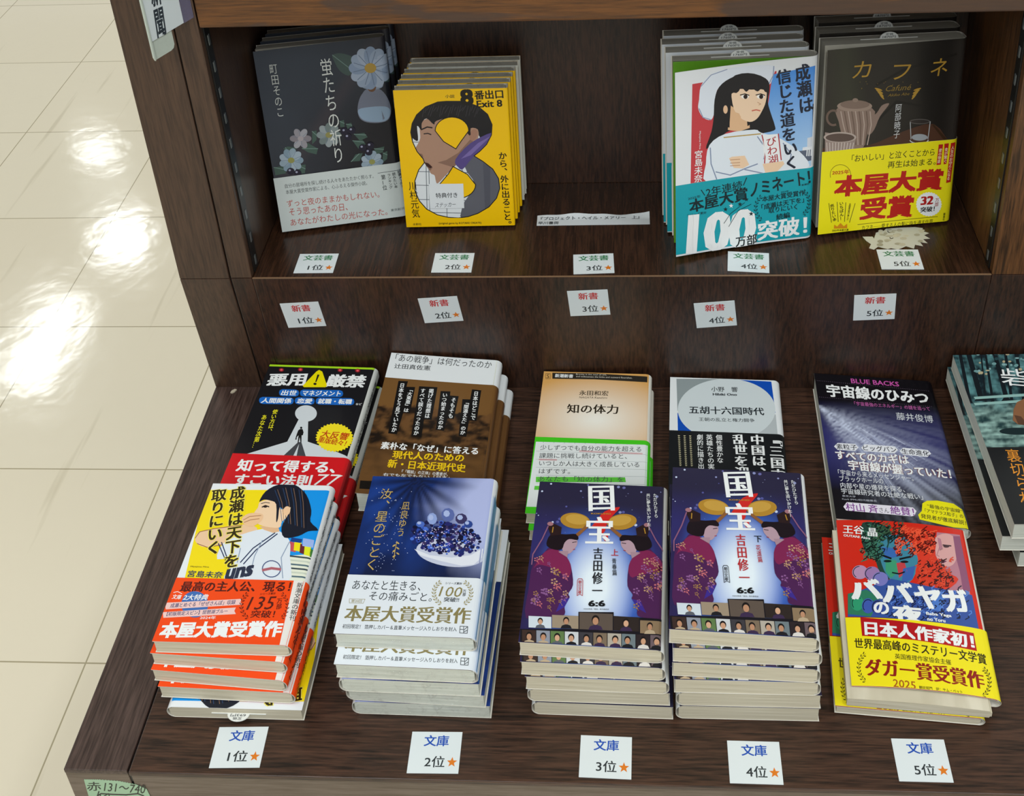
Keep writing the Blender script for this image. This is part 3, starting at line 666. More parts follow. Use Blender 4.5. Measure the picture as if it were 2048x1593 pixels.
def exit8(b):
    a = b.art((770, 90, 4.084)); a.smooth = True; Yl = '#f6c400'
    a.poly([(150, 400), (1000, 400), (1000, 1450), (190, 1450)], '#dfe4e8')
    for y in (800, 930, 1040, 1152, 1268, 1372): a.line([(190, y-8), (700, y+4)], 5, '#5a626a')
    for x in (232, 338, 360, 500, 632): a.line([(x-10, 640), (x+8, 1440)], 5, '#5a626a')
    a.poly([(650, 990), (770, 890), (980, 1000), (980, 1440), (640, 1440), (650, 1280), (740, 1150)], '#5f6069'); a.poly([(800, 960), (860, 1000), (860, 1400), (820, 1410)], '#54555f')
    a.poly([(290, 640), (288, 760), (262, 820), (240, 862), (262, 890), (300, 888), (312, 915), (300, 945), (352, 965), (388, 1000), (366, 1030), (378, 1052), (405, 1066), (415, 1110), (432, 1130), (500, 1060), (560, 1000), (660, 900), (760, 760), (740, 660), (560, 560), (400, 580)], '#ad8873')
    a.poly([(430, 960), (560, 1000), (660, 900), (760, 700), (600, 880), (500, 940)], '#8a6a5a'); a.ell(722, 735, 30, 48, '#a57a66', 14, .3)
    a.poly([(322, 960), (352, 965), (388, 998), (368, 1008), (340, 990)], '#3a1d1c'); a.line([(318, 726), (350, 722), (376, 732)], 9, '#2a2224'); a.line([(300, 690), (345, 670), (385, 676)], 11, '#241f20')
    a.poly([(210, 720), (230, 600), (330, 480), (545, 440), (780, 470), (900, 600), (900, 760), (780, 760), (758, 690), (700, 680), (690, 740), (560, 600), (420, 620), (400, 650), (340, 600), (300, 640), (300, 700), (262, 660), (270, 780), (225, 760)], '#17171c')
    for i in range(26):
        x = 300+i*20; a.line([(x, 500+10*math.sin(i*2.3)), (x-22+9*math.sin(i), 560+28*math.sin(i*1.7))], 5, '#35343a')
    a.poly([(575, 935), (700, 800), (872, 715), (880, 770), (720, 915), (640, 1010), (600, 1000)], '#584a86'); a.poly([(620, 930), (760, 800), (870, 740), (700, 900)], '#7a6aa8')
    Lf = [(545, 455), (430, 465), (330, 505), (258, 570), (222, 640), (210, 712), (225, 790), (262, 870), (312, 930), (322, 960), (275, 1020), (244, 1110), (244, 1190), (280, 1272), (340, 1340), (430, 1388), (520, 1408), (600, 1413)]
    Rt = [(545, 455), (650, 460), (760, 500), (838, 565), (875, 650), (870, 735), (830, 812), (775, 868), (728, 905), (800, 950), (880, 1012), (928, 1090), (938, 1170), (912, 1250), (850, 1322), (760, 1375), (680, 1402), (600, 1413)]
    for S, x in ((Lf, -60), (Rt, 1150)):          # yellow ground outside the big figure
        for (x0, y0), (x1, y1) in zip(S, S[1:]): a.add([a.uv(x, y0), a.uv(x0, y0), a.uv(x1, y1), a.uv(x, y1)], lin(Yl))
        a.line(S, 7, '#1b1814')
    a.up(); a.polyuv([a.uv(-60, 300), a.uv(1150, 300), a.uv(1150, 455.5), a.uv(-60, 455.5)], Yl); a.polyuv([a.uv(-60, 1412.5), a.uv(1150, 1412.5), a.uv(1150, 1600), a.uv(-60, 1600)], Yl)
    def drop(cx, cy, rx, ry, tip, s):
        return [(cx+rx*math.cos(t), cy+ry*math.sin(t)*s) for t in [math.pi*(.08+i*1.0/14)+math.pi-.25 for i in range(15)]]+[(cx+rx*.55, cy+s*ry*.75), (cx+tip, cy+s*ry*1.32), (cx-rx*.5, cy+s*ry*.78)]
    a.smooth = False
    for P in (drop(547, 700, 137, 112, 32, 1), drop(592, 1140, 148, 112, -36, -1)): a.poly(P, Yl); a.line(P, 7, '#1b1814', True)
    a.H('小説', 492, 418, 568, 418, 28, '#3a3416'); a.H('8', 614, 428, 722, 424, 132, '#15130e', .05); a.H('番出口', 730, 410, 966, 398, 74, '#15130e', .03); a.H('Exit 8', 748, 482, 958, 474, 58, '#15130e', .03)
    a.V('から、外に出ること。', 958, 872, 1008, 1495, 70, '#15130e', .02); a.V('川村元気', 222, 1112, 256, 1412, 68, '#15130e', .006)
    a.H('水鈴社', 228, 1464, 298, 1462, 20, '#3a3416'); a.H('(original game by KOTAKE CREATE)', 440, 1458, 788, 1453, 20, '#3a3416', .02)
    return a
def exit_note(b, root):
    a = b.art((770, 90, 4.084)); bm = bmesh.new(); ink = bm.loops.layers.float_color.new('ink')
    a.poly([(357, 1133), (640, 1130), (648, 1330), (368, 1333)], '#dde2e6'); a.H('特典付き', 415, 1228, 592, 1222, 42, '#202428', .01); a.H('ステッカー', 412, 1308, 578, 1300, 38, '#3a3f44', -.012, .3)
    ink_faces(bm, a, b.w, b.l, lambda u, v, n: Vector((u, v, n+b.g(u))), b.t+.75)
    return mesh_obj('paper_note', bm, M_MATTE, root)

def naruse2(b):
    a = b.art((1310, 30, 3.1229)); a.smooth = True
    a.poly([(233, 432), (760, 350), (700, 1040), (222, 1062)], '#c63f47')
    sk = [a.uv(735, 372), a.uv(1040, 312), a.uv(985, 945), a.uv(640, 990)]
    a.polyuv(sk, [lin('#4f96e6'), lin('#3f8ae2'), lin('#b4d6f2'), lin('#a6cdf0')])
    for i, (x, y, w, h) in enumerate(((905, 830, 90, 20), (900, 850, 100, 70), (945, 770, 55, 60), (930, 655, 10, 150), (985, 560, 14, 170))): a.poly([(x, y), (x+w, y-12), (x+w, y+h-12), (x, y+h)], ('#e4e8ee', '#5a6478', '#d5dbe4', '#2b3446', '#20283a')[i])
    for i in range(7): a.line([(925+i*13, 838), (922+i*13, 880)], 7, '#e8ecf0')
    a.poly([(275, 530), (288, 440), (350, 372), (450, 338), (600, 316), (742, 318), (738, 380), (705, 440), (600, 400), (480, 400), (400, 450), (375, 520), (372, 600), (350, 655), (300, 640), (270, 585)], '#dfe6f1')
    a.line([(275, 585), (300, 640), (350, 655)], 6, '#8d9ab8'); a.line([(288, 445), (350, 375), (450, 340)], 5, '#8d9ab8'); a.line([(742, 320), (738, 378), (706, 440)], 6, '#8d9ab8')
    hair = '#1c1b20'
    a.poly([(372, 530), (400, 450), (470, 395), (580, 362), (690, 395), (716, 450), (705, 540), (722, 610), (748, 690), (742, 722), (640, 742), (560, 735), (470, 722), (400, 772), (318, 838), (352, 730), (366, 640)], hair)
    a.poly([(465, 560), (590, 650), (592, 705), (525, 728), (455, 718)], '#e2b890')
    a.poly([(478, 480), (520, 462), (600, 466), (690, 470), (692, 540), (668, 600), (636, 648), (590, 668), (530, 640), (492, 585)], '#f2d3b4')
    a.poly([(470, 400), (580, 362), (690, 395), (712, 462), (690, 482), (668, 455), (640, 478), (600, 455), (570, 480), (540, 452), (515, 486), (480, 490), (455, 560), (430, 560)], hair)
    for x in (562, 660): a.ell(x, 510, 24, 13, '#f8f4f0', 12); a.ell(x+3, 510, 13, 14, '#2a1d1a', 12); a.line([(x-30, 500), (x, 492), (x+26, 502)], 6, hair)
    a.line([(640, 545), (660, 556), (648, 562)], 4, '#c99a78'); a.line([(606, 598), (632, 592), (656, 598)], 8, '#d0705e'); a.ell(440, 590, 14, 26, '#e8c09c', 10)
    a.poly([(340, 812), (440, 742), (620, 716), (662, 735), (790, 775), (930, 880), (942, 965), (660, 1010), (330, 1050), (318, 930)], '#e3ebf4')
    a.line([(430, 765), (560, 752), (660, 742)], 7, '#b99a50')
    for P in ([(345, 830), (350, 930), (390, 1040)], [(640, 760), (690, 830), (680, 900)], [(380, 980), (470, 1000), (560, 960), (640, 930)], [(800, 800), (850, 870), (840, 930)], [(560, 965), (680, 990)]): a.line(P, 7, '#8795b2')
    a.poly([(668, 750), (770, 742), (790, 905), (684, 925)], '#f0f2f4'); a.line([(668, 750), (690, 840), (684, 925)], 7, '#b03038'); a.line([(770, 742), (788, 905)], 7, '#b03038')
    a.V('びわ湖', 722, 762, 742, 928, 66, '#b03038', .01)
    a.poly([(462, 895), (480, 885), (560, 878), (588, 935), (548, 958), (492, 955)], '#f0cfae'); a.poly([(672, 930), (800, 912), (808, 930), (760, 980), (690, 990)], '#f0cfae')
    for y in (905, 925, 942): a.line([(470, y), (530, y-4)], 4, '#c08f6c')
    a.V('成瀬は', 915, 308, 948, 612, 96, '#1e2639', .03); a.V('信じた道をいく', 800, 338, 856, 965, 94, '#1e2639', .03); a.V('宮島未奈', 272, 845, 270, 1045, 54, W_, .01)
    a.H('Miyajima Mina', 280, 725, 280, 838, 10, W_, 0, hmm=1.9)
    o = b.art((1310, 30, 3.1229)); h = o.uv(160, 1062)[1]; K = '#122a30'
    o.H('2025年', 205, 1148, 285, 1130, 18, K); o.H('2年連続', 318, 1108, 545, 1060, 58, K); o.line([(288, 1092), (310, 1125)], 6, K); o.line([(572, 1015), (552, 1062)], 6, K)
    o.H('本屋大賞', 213, 1198, 580, 1112, 84, K, .03); o.H('ノミネート！', 592, 1095, 968, 1010, 88, K, .03); o.H('シリーズ累計', 200, 1250, 322, 1232, 16, K)
    o.H('100', 200, 1372, 632, 1328, 245, W_, 1.06); o.H('突破！', 640, 1352, 950, 1308, 118, W_, .03); o.H('万部', 502, 1418, 636, 1395, 64, '#101c20', .02, halo=W_)
    o.H('本屋大賞受賞作', 668, 1150, 935, 1108, 36, K, .02); o.H('「成瀬は天下を」', 664, 1200, 930, 1152, 36, K, .02); o.H('取りにいく', 708, 1222, 888, 1196, 34, K, .02); o.H('続編', 756, 1262, 842, 1246, 36, K, .02); o.H('2024年', 785, 1105, 835, 1098, 11, K); o.H('新潮社', 915, 1062, 962, 1052, 12, K)
    o.laurel(690, 1205, 62, 80, -1, K, 8); o.laurel(900, 1170, 62, 80, 1, K, 8)
    for x, y in ((405, 1240), (440, 1212), (570, 1150), (600, 1240), (530, 1180), (475, 1190)): o.star(x, y, 15, W_ if x % 2 else K)
    for P in ([(430, 1300), (470, 1240), (560, 1170)], [(460, 1320), (520, 1220), (600, 1180)]): o.line(P, 3, K)
    return a, dict(h=h, v0=2.2, front='#159fae', art=o)

def cafune(b):
    a = b.art((1620, 30, 3.0045)); a.smooth = True
    def bgf(s, t):
        k = .5+.5*math.sin(s*9+2.2*nz(s*1.5, t*2, 4)); c = mix(lin('#332f29'), lin('#191614'), s*1.1+.25*k)
        c = mix(c, lin('#3d4030'), .55*max(0, 1-abs(s-.12-.18*(1-t))*7)); return mix(c, lin('#3f3a36'), .5*max(0, 1-abs(s-.97)*10))
    a.field(0, 0, b.w, b.l, bgf, 36, 40)
    a.poly([(80, 800), (330, 790), (560, 700), (742, 655), (840, 765), (890, 745), (900, 850), (60, 850)], '#4b2f21'); a.poly([(742, 655), (840, 765), (835, 790), (732, 660)], '#34200f')
    for P in ([(400, 420), (560, 330), (880, 235)], [(400, 640), (520, 520), (660, 545)]): a.line(P, 14, '#171412')
    pot = '#8a756a'
    a.poly([(165, 560), (172, 640), (200, 740), (260, 800), (320, 795), (345, 720), (380, 640), (372, 560)], pot); a.poly([(345, 640), (400, 590), (430, 545), (470, 530), (470, 545), (420, 610), (385, 690), (350, 720)], pot)
    a.ell(268, 548, 105, 33, '#9a8679'); a.ell(270, 538, 88, 26, '#7f6b60'); a.ell(272, 512, 17, 12, '#8f7b6e', 12)
    a.arc(140, 618, 38, 44, 1.2, 5.2, 13, '#6d5a50', 14)
    for i in range(9): a.line([(185+i*22, 580), (200+i*21, 660), (232+i*14, 780)], 6, '#6b584e' if i % 2 else '#b3a196')
    a.poly([(90, 705), (275, 735), (262, 830), (90, 840)], '#998780'); a.ell(180, 735, 98, 32, '#b3a49b'); a.ell(180, 737, 86, 25, '#5c4c45')
    for i in range(10): a.line([(100+i*18, 768), (104+i*16, 830)], 5, '#c9bdb4')
    a.ell(660, 640, 62, 16, '#55504e'); a.ell(660, 640, 54, 11, '#2c2624'); a.ell(658, 735, 48, 20, '#9aa0a6'); a.line([(602, 645), (606, 745)], 5, '#a8acb0'); a.line([(722, 640), (708, 745)], 5, '#a8acb0'); a.arc(655, 750, 55, 22, .1, 3.0, 6, '#c4c8cc')
    G = '#b08a34'
    a.H('カ', 260, 332, 366, 322, 98, G, -.006, .1); a.H('フ', 496, 345, 600, 340, 88, G, -.006, .1); a.H('ネ', 728, 318, 828, 308, 104, G, -.006, .1)
    a.H('Cafuné', 456, 442, 608, 432, 34, '#8e7434', -.012, .35); a.H('Akiko Abe', 470, 482, 598, 472, 17, '#8e7434', -.01, .35)
    for s_, x in ((-1, 430), (1, 625)):
        for i in range(4): a.ell(x+s_*8*i*.8, 488-14*i, 24, 5.5, G, 8, (-.9 if s_ > 0 else .9)+.2*i*s_)
    for i in range(12): a.ell(300+random.random()*420, 395+random.random()*50, 2.4, 2, '#8e7434', 6)
    a.V('阿部暁子', 533, 532, 518, 742, 40, '#d2d4d6', 0)
    o = b.art((1620, 30, 3.0045)); h = o.uv(85, 822)[1]; R_, K = '#b8201a', '#2b2a10'
    o.H('「おいしい」と泣くことから', 250, 862, 748, 822, 44, K, .006); o.H('再生は始まる。', 466, 900, 756, 878, 42, K, .006)
    o.arc(182, 960, 62, 62, 2.9, 6.4, 3, '#7a6a10', 18); o.H('2025年', 132, 947, 236, 940, 26, R_, .02)
    o.H('本屋大賞', 145, 1032, 800, 985, 128, R_, .05); o.H('受賞', 300, 1166, 622, 1146, 132, R_, .05)
    o.ell(713, 1136, 78, 74, W_, 56, saw=.06); o.H('32', 664, 1117, 742, 1110, 52, '#b02020', .05); o.V('万部', 764, 1098, 758, 1150, 24, '#a02020'); o.H('突破！', 662, 1170, 748, 1162, 32, '#222'+'222', .03)
    o.line([(285, 1258), (765, 1210)], 3, '#6a6010'); o.H('カフネ──愛する人の髪に指を通す仕草', 310, 1278, 737, 1238, 26, K, .004)
    o.V('売りたい本', 130, 1135, 148, 1238, 25, K, .02); o.V('いちばん！', 187, 1120, 190, 1232, 25, K, .02); o.V('全国書店員が選んだ', 240, 1130, 224, 1232, 13, K)
    for P in ([(112, 1130), (128, 1245)], [(162, 1122), (168, 1240)], [(214, 1125), (206, 1240)], [(270, 1130), (236, 1245)]): o.line(P, 3, K)
    o.poly([(142, 1282), (145, 1258), (162, 1270), (182, 1248), (202, 1268), (222, 1252), (222, 1280)], '#d89018'); o.H('2025年本屋大賞', 132, 1294, 230, 1289, 13, K)
    for P, s_, v in (([(772, 777), (798, 775), (784, 897), (758, 900)], '愛の物語', (784, 800, 771, 890)), ([(806, 772), (833, 769), (818, 892), (801, 896)], '食が繋ぐ', (818, 795, 810, 888)), ([(845, 768), (872, 764), (842, 1002), (816, 1008)], '人生のお守りになる', (857, 785, 828, 992))):
        o.poly(P, R_); o.V(s_, *v, 19, '#f2e8c8', .01)
    o.V('講談社', 806, 1187, 801, 1234, 13, K)
    return a, dict(h=h, front='#f0e418', art=o)

def akuyo(b):
    a = b.art((450, 700, 5.139)); K = '#17171b'
    a.polyuv([(0, b.l-2.6), (b.w, b.l-2.6), (b.w, b.l), (0, b.l)], '#a9da24')
    a.poly([(755, 720), (855, 720), (850, 945), (1100, 1030), (1310, 1118), (160, 1090), (640, 945)], '#cfd6dc'); a.ell(832, 655, 112, 84, '#cfd6dc', 30)
    a.poly([(752, 950), (770, 950), (700, 1095), (600, 1090)], '#44464c'); a.poly([(765, 950), (785, 950), (830, 1095), (735, 1095)], '#44464c')
    a.ell(783, 803, 12, 12, '#121214', 10); a.poly([(770, 816), (798, 816), (808, 850), (800, 880), (788, 880), (786, 950), (776, 958), (768, 900), (756, 958), (746, 955), (756, 880), (738, 900), (735, 925), (722, 925), (730, 890), (752, 830)], '#121214')
    a.H('悪用', 438, 312, 838, 305, 128, W_, .04); a.H('厳禁', 1040, 316, 1448, 325, 134, W_, .04)
    for x, y in ((580, 207), (776, 204), (1183, 210), (1363, 215)): a.ell(x, y, 26, 19, '#8c1f28', 16); a.ell(x, y, 14, 10, '#ee5a60', 12)
    a.poly([(798, 372), (938, 226), (968, 208), (1000, 226), (1048, 368), (1034, 386), (812, 386)], '#f0e000'); a.poly([(950, 255), (972, 258), (938, 335), (928, 332)], K); a.ell(925, 352, 17, 12, K, 12)
    for s_, x0, x1, y0, y1 in (('出世', 555, 762, 442, 446), ('マネジメント', 770, 1215, 446, 452), ('人間関係', 350, 708, 522, 527), ('恋愛', 716, 922, 526, 530), ('就職・転職', 932, 1330, 529, 536)):
        r = 36; a.poly([(x0+r, y0-r), (x1-r, y1-r), (x1-8, y1-24), (x1, y1), (x1-10, y1+26), (x1-r, y1+r), (x0+r, y0+r), (x0+8, y0+26), (x0, y0), (x0+8, y0-24)], '#1a68c4'); a.H(s_, x0+26, y0, x1-24, y1, 54, W_, .03)
    a.H('など', 1345, 560, 1405, 561, 22, W_, .01); a.V('使い方は、', 522, 615, 452, 865, 56, '#f2e82a', .01); a.V('あなた次第…', 412, 668, 300, 1012, 58, '#f2e82a', .01)
    a.ell(1125, 905, 196, 150, '#f4e020', 64, saw=.09); a.H('大反響', 990, 862, 1272, 898, 76, '#c03a10', .02); a.H('重版続々！', 962, 922, 1246, 968, 60, '#c03a10', .02)
    o = b.art((450, 700, 5.139)); h = o.uv(700, 1092)[1]
    o.H('知って得する、', 128, 1190, 1142, 1212, 128, W_, .035); o.H('すごい法則', 95, 1335, 890, 1350, 122, W_, .035); o.H('77', 930, 1340, 1175, 1345, 115, W_, -.012, .25); o.ell(1100, 1530, 30, 30, '#2a1414')
    sp = Art(lambda x, y: (x, y)); sp._V('悪用厳禁知って得するすごい法則77', (b.t*.5, b.l-12), (b.t*.5, 40), b.t*.5, '#33343a', .01)
    return a, dict(h=h, front='#d01820', back='#a01818', spine='#a31820', art=o), sp

def senso(b):
    a = b.art((700, 680, 4.826)); K = '#23282c'
    a.H('「あの戦争」は何だったのか', 440, 170, 1368, 243, 72, K, .004); a.H('辻田真佐憲', 430, 252, 778, 274, 48, K, .008)
    o = b.art((700, 680, 4.826)); h = o.uv(700, 392)[1]
    def pic(s, t):
        y = 1-t; k = nz(s*9, y*16, 2, 5); e = .26+.06*nz(s*5, 3)
        sky = lin('#76532b'); r = mix(lin('#1d140d'), lin('#6b4a2a'), .4+k*1.5) if y > e else sky
        lo = mix(lin('#6f4d2a'), lin('#3a2817'), .25+.6*max(0, nz(s*6, y*12, 7)))
        return mix(r, lo, (y-.58)*9)
    o.field(0, 0, b.w, h, pic, 64, 76)
    for P in ([(468, 398), (560, 402), (545, 455), (630, 458), (578, 712), (515, 705), (452, 915), (368, 905)], [(668, 450), (845, 460), (788, 775), (715, 770), (690, 942), (590, 930)],
              [(875, 497), (970, 500), (966, 540), (1050, 546), (1002, 768), (935, 762), (908, 882), (828, 870)], [(1085, 575), (1160, 578), (1178, 480), (1268, 490), (1222, 788), (1150, 780), (1122, 940), (1048, 932)]): o.poly(P, '#100f0f')
    for s_, v in (('日本をどう見ていたか', (508, 420, 420, 895)), ('「大東亜」は', (590, 465, 538, 702)), ('すべて誤りだったのか', (708, 472, 634, 925)), ('掲げた理想は', (788, 475, 742, 760)), ('いつ始まったのか', (920, 515, 868, 868)),
                  ('そもそも', (1005, 560, 968, 762)), ('「間違えた」のか', (1130, 588, 1085, 920)), ('日本はどこで', (1220, 500, 1185, 778))): o.V(s_, *v, 50, W_, .02)
    o.H('素朴な「なぜ」に答える', 300, 1020, 1238, 1078, 72, W_, .025); o.H('現代人のための', 410, 1110, 1102, 1145, 78, '#f0c818', .025); o.H('新・日本近現代史', 365, 1195, 1118, 1242, 84, '#f0c818', .025)
    o.H('『「戦前」の正体』の著者が、', 500, 1272, 945, 1302, 34, W_, .01); o.H('右でも左でもない「日本」', 320, 1302, 960, 1334, 30, W_, .01); o.poly([(100, 1362), (1330, 1400), (1320, 1500), (90, 1440)], '#15120f')
    return a, dict(h=h, front='#6e4c2a', art=o, spine='#5f3f24')

def chi(b):
    a = b.art((1040, 720, 4.686)); K = '#2c2416'
    a.field(0, 0, b.w, b.l, lambda s, t: mix(lin('#f1eee4'), lin('#d6a25c'), 1.5*math.hypot((s-.52)*.9, (t-.645)*2.1)-.06), 30, 60)
    a.poly([(303, 122), (700, 128), (1240, 160), (1240, 214), (700, 184), (303, 178)], '#2a2620'); a.H('新潮新書', 328, 148, 498, 154, 34, W_, .02)
    a.H('Brevity is the soul of wit,', 525, 137, 812, 143, 16, '#d8d4c8', 0); a.H('and tediousness the limbs and outward flourishes,', 525, 157, 1052, 171, 17, '#d8d4c8', 0)
    a.line([(243, 130), (283, 130), (288, 152), (283, 178), (243, 178), (238, 152)], 3, K, True); a.H('S', 250, 154, 275, 154, 36, K, 0)
    a.H('永田和宏', 555, 310, 828, 315, 46, K, .01); a.H('NAGATA Kazuhiro', 557, 353, 818, 357, 18, K, 0, .2); a.H('知の体力', 440, 458, 922, 466, 86, K, 1.022)
    o = b.art((1040, 720, 4.686)); h = o.uv(690, 742)[1]
    o.poly([(150, 770), (1200, 800), (1190, 1400), (60, 1380)], '#dfe5e6')
    for y0, y1 in ((858, 890), (935, 960), (1010, 1032), (1085, 1098), (1160, 1172)): o.line([(150, y0), (1195, y1)], 3, '#a9b3b6')
    for i in range(10): o.ell(220+i*98, 778+2.2*i, 5, 3, '#a9b3b6', 8)
    o.poly([(150, 1100), (985, 1105), (992, 1150), (148, 1150)], '#5cc63e'); o.poly([(138, 1185), (520, 1190), (520, 1222), (132, 1222)], '#5cc63e')
    for s_, x0, y0, x1, y1, h_ in (('少しずつでも自分の能力を超える', 190, 824, 1136, 842, 50), ('課題に挑戦し続けていると、', 182, 900, 1002, 908, 50), ('いつしか人は大きく成長している', 180, 972, 1118, 988, 50), ('はずです。', 178, 1046, 470, 1050, 48), ('あなたも「知の体力」を', 172, 1118, 972, 1126, 52)): o.H(s_, x0, y0, x1, y1, h_, '#44484c', 0)
    for P in ([(556, 855), (1148, 880)], [(556, 864), (1148, 889)], [(178, 934), (345, 938)], [(178, 942), (345, 946)]): o.line(P, 3.5, '#c86068')
    return a, dict(h=h, front='#42c51a', art=o, mat=M_MATTE)

def goko(b):
    a = b.art((1320, 730, 6.638)); K = '#222a30'
    a.poly([(218, 186), (850, 190), (850, 620), (232, 610)], '#8e999c'); a.poly([(880, 190), (1478, 224), (1534, 640), (880, 620)], '#0a4cb4'); a.poly([(232, 640), (850, 640), (850, 1000), (240, 1000)], '#0a4cb4'); a.poly([(880, 650), (1536, 660), (1570, 1010), (880, 1000)], '#b4bcc0')
    a.ell(884, 596, 648, 410, '#cdd7db', 64); a.H('小野　響', 680, 322, 1030, 330, 66, K, .01); a.H('Hibiki Ono', 700, 392, 1022, 397, 32, K, .04); a.H('五胡十六国時代', 384, 598, 1382, 622, 102, K, .022); a.H('王朝の乱立と権力闘争', 515, 724, 1256, 740, 48, K, .006)
    o = b.art((1320, 730, 6.638)); h = o.uv(800, 896)[1]
    o.V('『三国志', 1525, 925, 1580, 1545, 190, W_, 1.04); o.V('中国は、', 1285, 930, 1330, 1500, 190, W_, 1.04); o.V('乱世を迎', 1050, 925, 1095, 1500, 190, W_, 1.04)
    o.V('個性豊かな', 782, 932, 800, 1310, 90, W_, .01); o.V('英雄たちの実', 652, 928, 682, 1395, 92, W_, .01); o.V('劇的に描き出', 528, 926, 548, 1390, 88, W_, .01)
    for x in (400, 325, 250):
        for k in range(15): o.line([(x-12+k*1.5, 945+k*28), (x+14+k*1.5, 947+k*28)], 6, '#c9c2a0'); o.line([(x-8+k*1.5, 956+k*28), (x+8+k*1.5, 957+k*28)], 6, '#c9c2a0')
    return a, dict(h=h, front='#15181b', art=o)

def blue(b):
    a = b.art((1610, 680, 3.706)); P_ = '#c253a4'
    def pic(s, t):
        y = 1-t; ang = math.atan2(y-.24, s+.02); r = math.hypot(s+.02, (y-.24)*1.5); k = nz(ang*34, r*1.2, 3, 3)
        beam = math.exp(-((ang-.62)/.34)**2)*max(0, 1-r*.62); c = mix(lin('#0e0c16'), lin('#2f2f6c'), .9*max(0, math.sin(min(1, max(0, (y-.2)/.62))*3.14)))
        c = mix(c, lin('#141318'), max(0, (y-.82)*6)); c = mix(c, lin('#0e0c12'), max(0, (.22-y)*14)); return mix(c, lin('#cdd6ee'), max(0, beam*(.85+1.1*k)) if y > .2 else 0)
    a.field(0, 0, b.w, b.l, pic, 56, 84)
    for i in range(46):
        t = .35+.55*random.random(); L = 300+480*random.random(); x, y = 130+L*math.cos(t), 535+L*.95*math.sin(t); a.line([(x, y), (x+110*math.cos(t+.15), y+110*math.sin(t+.15))], 2, mix(lin('#7d88b8'), lin('#d8e0f6'), random.random())); a.n -= .85
    a.n += 1; a.H('BLUE BACKS', 340, 304, 696, 330, 34, P_, .02); a.H('宇宙線のひみつ', 160, 374, 912, 432, 94, W_, .035); a.H('「宇宙最強のエネルギー」の謎を追って', 365, 472, 925, 513, 30, '#b65c9c', .01); a.H('藤井俊博', 676, 566, 948, 590, 56, '#d6dbe0', .004)
    for x0, y0, x1, y1 in ((90, 303, 930, 382), (108, 425, 950, 498)):
        for i in range(60): a.ell(x0+(x1-x0)*i/60, y0+(y1-y0)*i/60, 2.4, 2, '#7a6a80', 5); a.n -= .85
    a.n += 1
    for s_, x0, y0, x1, y1 in (('素粒子', 215, 792, 398, 800), ('ビッグバン', 415, 802, 690, 818), ('生命進化', 700, 828, 935, 845)):
        r = 26; a.poly([(x0+r, y0-r), (x1-r, y1-r), (x1, y1), (x1-r, y1+r), (x0+r, y0+r), (x0, y0)], '#e4e6ee'); a.H(s_, x0+16, y0, x1-14, y1, 40, '#22222c', .01)
    a.H('すべてのカギは', 225, 852, 768, 892, 68, W_, .03, halo='#7a4a50'); a.H('宇宙線が握っていた！', 320, 928, 1082, 998, 74, W_, .03, halo='#7a4a50')
    for s_, x0, y0, x1, y1 in (('「宇宙から来るメッセンジャー。', 245, 984, 802, 1030), ('ブラックホールの', 255, 1030, 580, 1050), ('内部や星の爆発を探る、', 262, 1080, 738, 1112), ('宇宙線研究者の壮絶な戦い」', 268, 1122, 872, 1168)): a.H(s_, x0, y0, x1, y1, 42, '#dde0e6', .006)
    a.H('東京大学', 275, 1159, 375, 1166, 15, '#b8bcc8', 0); a.H('Kavli IPMU初代機構長', 275, 1182, 532, 1198, 15, '#b8bcc8', 0)
    a.poly([(310, 1206), (800, 1246), (826, 1272), (812, 1306), (790, 1312), (305, 1268), (284, 1240)], '#e6e2ee'); a.H('村山 斉', 300, 1240, 540, 1258, 60, '#7d3590', .01); a.H('さん', 550, 1264, 622, 1270, 36, '#3a3440', 0); a.H('絶賛！', 632, 1264, 808, 1280, 62, '#7d3590', .01)
    a.poly([(870, 1215), (905, 1196), (980, 1195), (1100, 1218), (1165, 1262), (1190, 1330), (1215, 1420), (1060, 1385), (850, 1335), (838, 1300), (865, 1272)], '#ece318'); Kk = '#2e2c20'
    a.H('“最強の宇宙線”', 905, 1233, 1166, 1276, 30, Kk); a.H('「アマテラス粒子」の', 888, 1268, 1172, 1312, 30, Kk); a.H('発見者が徹底解説！', 858, 1308, 1192, 1360, 34, Kk)
    return a

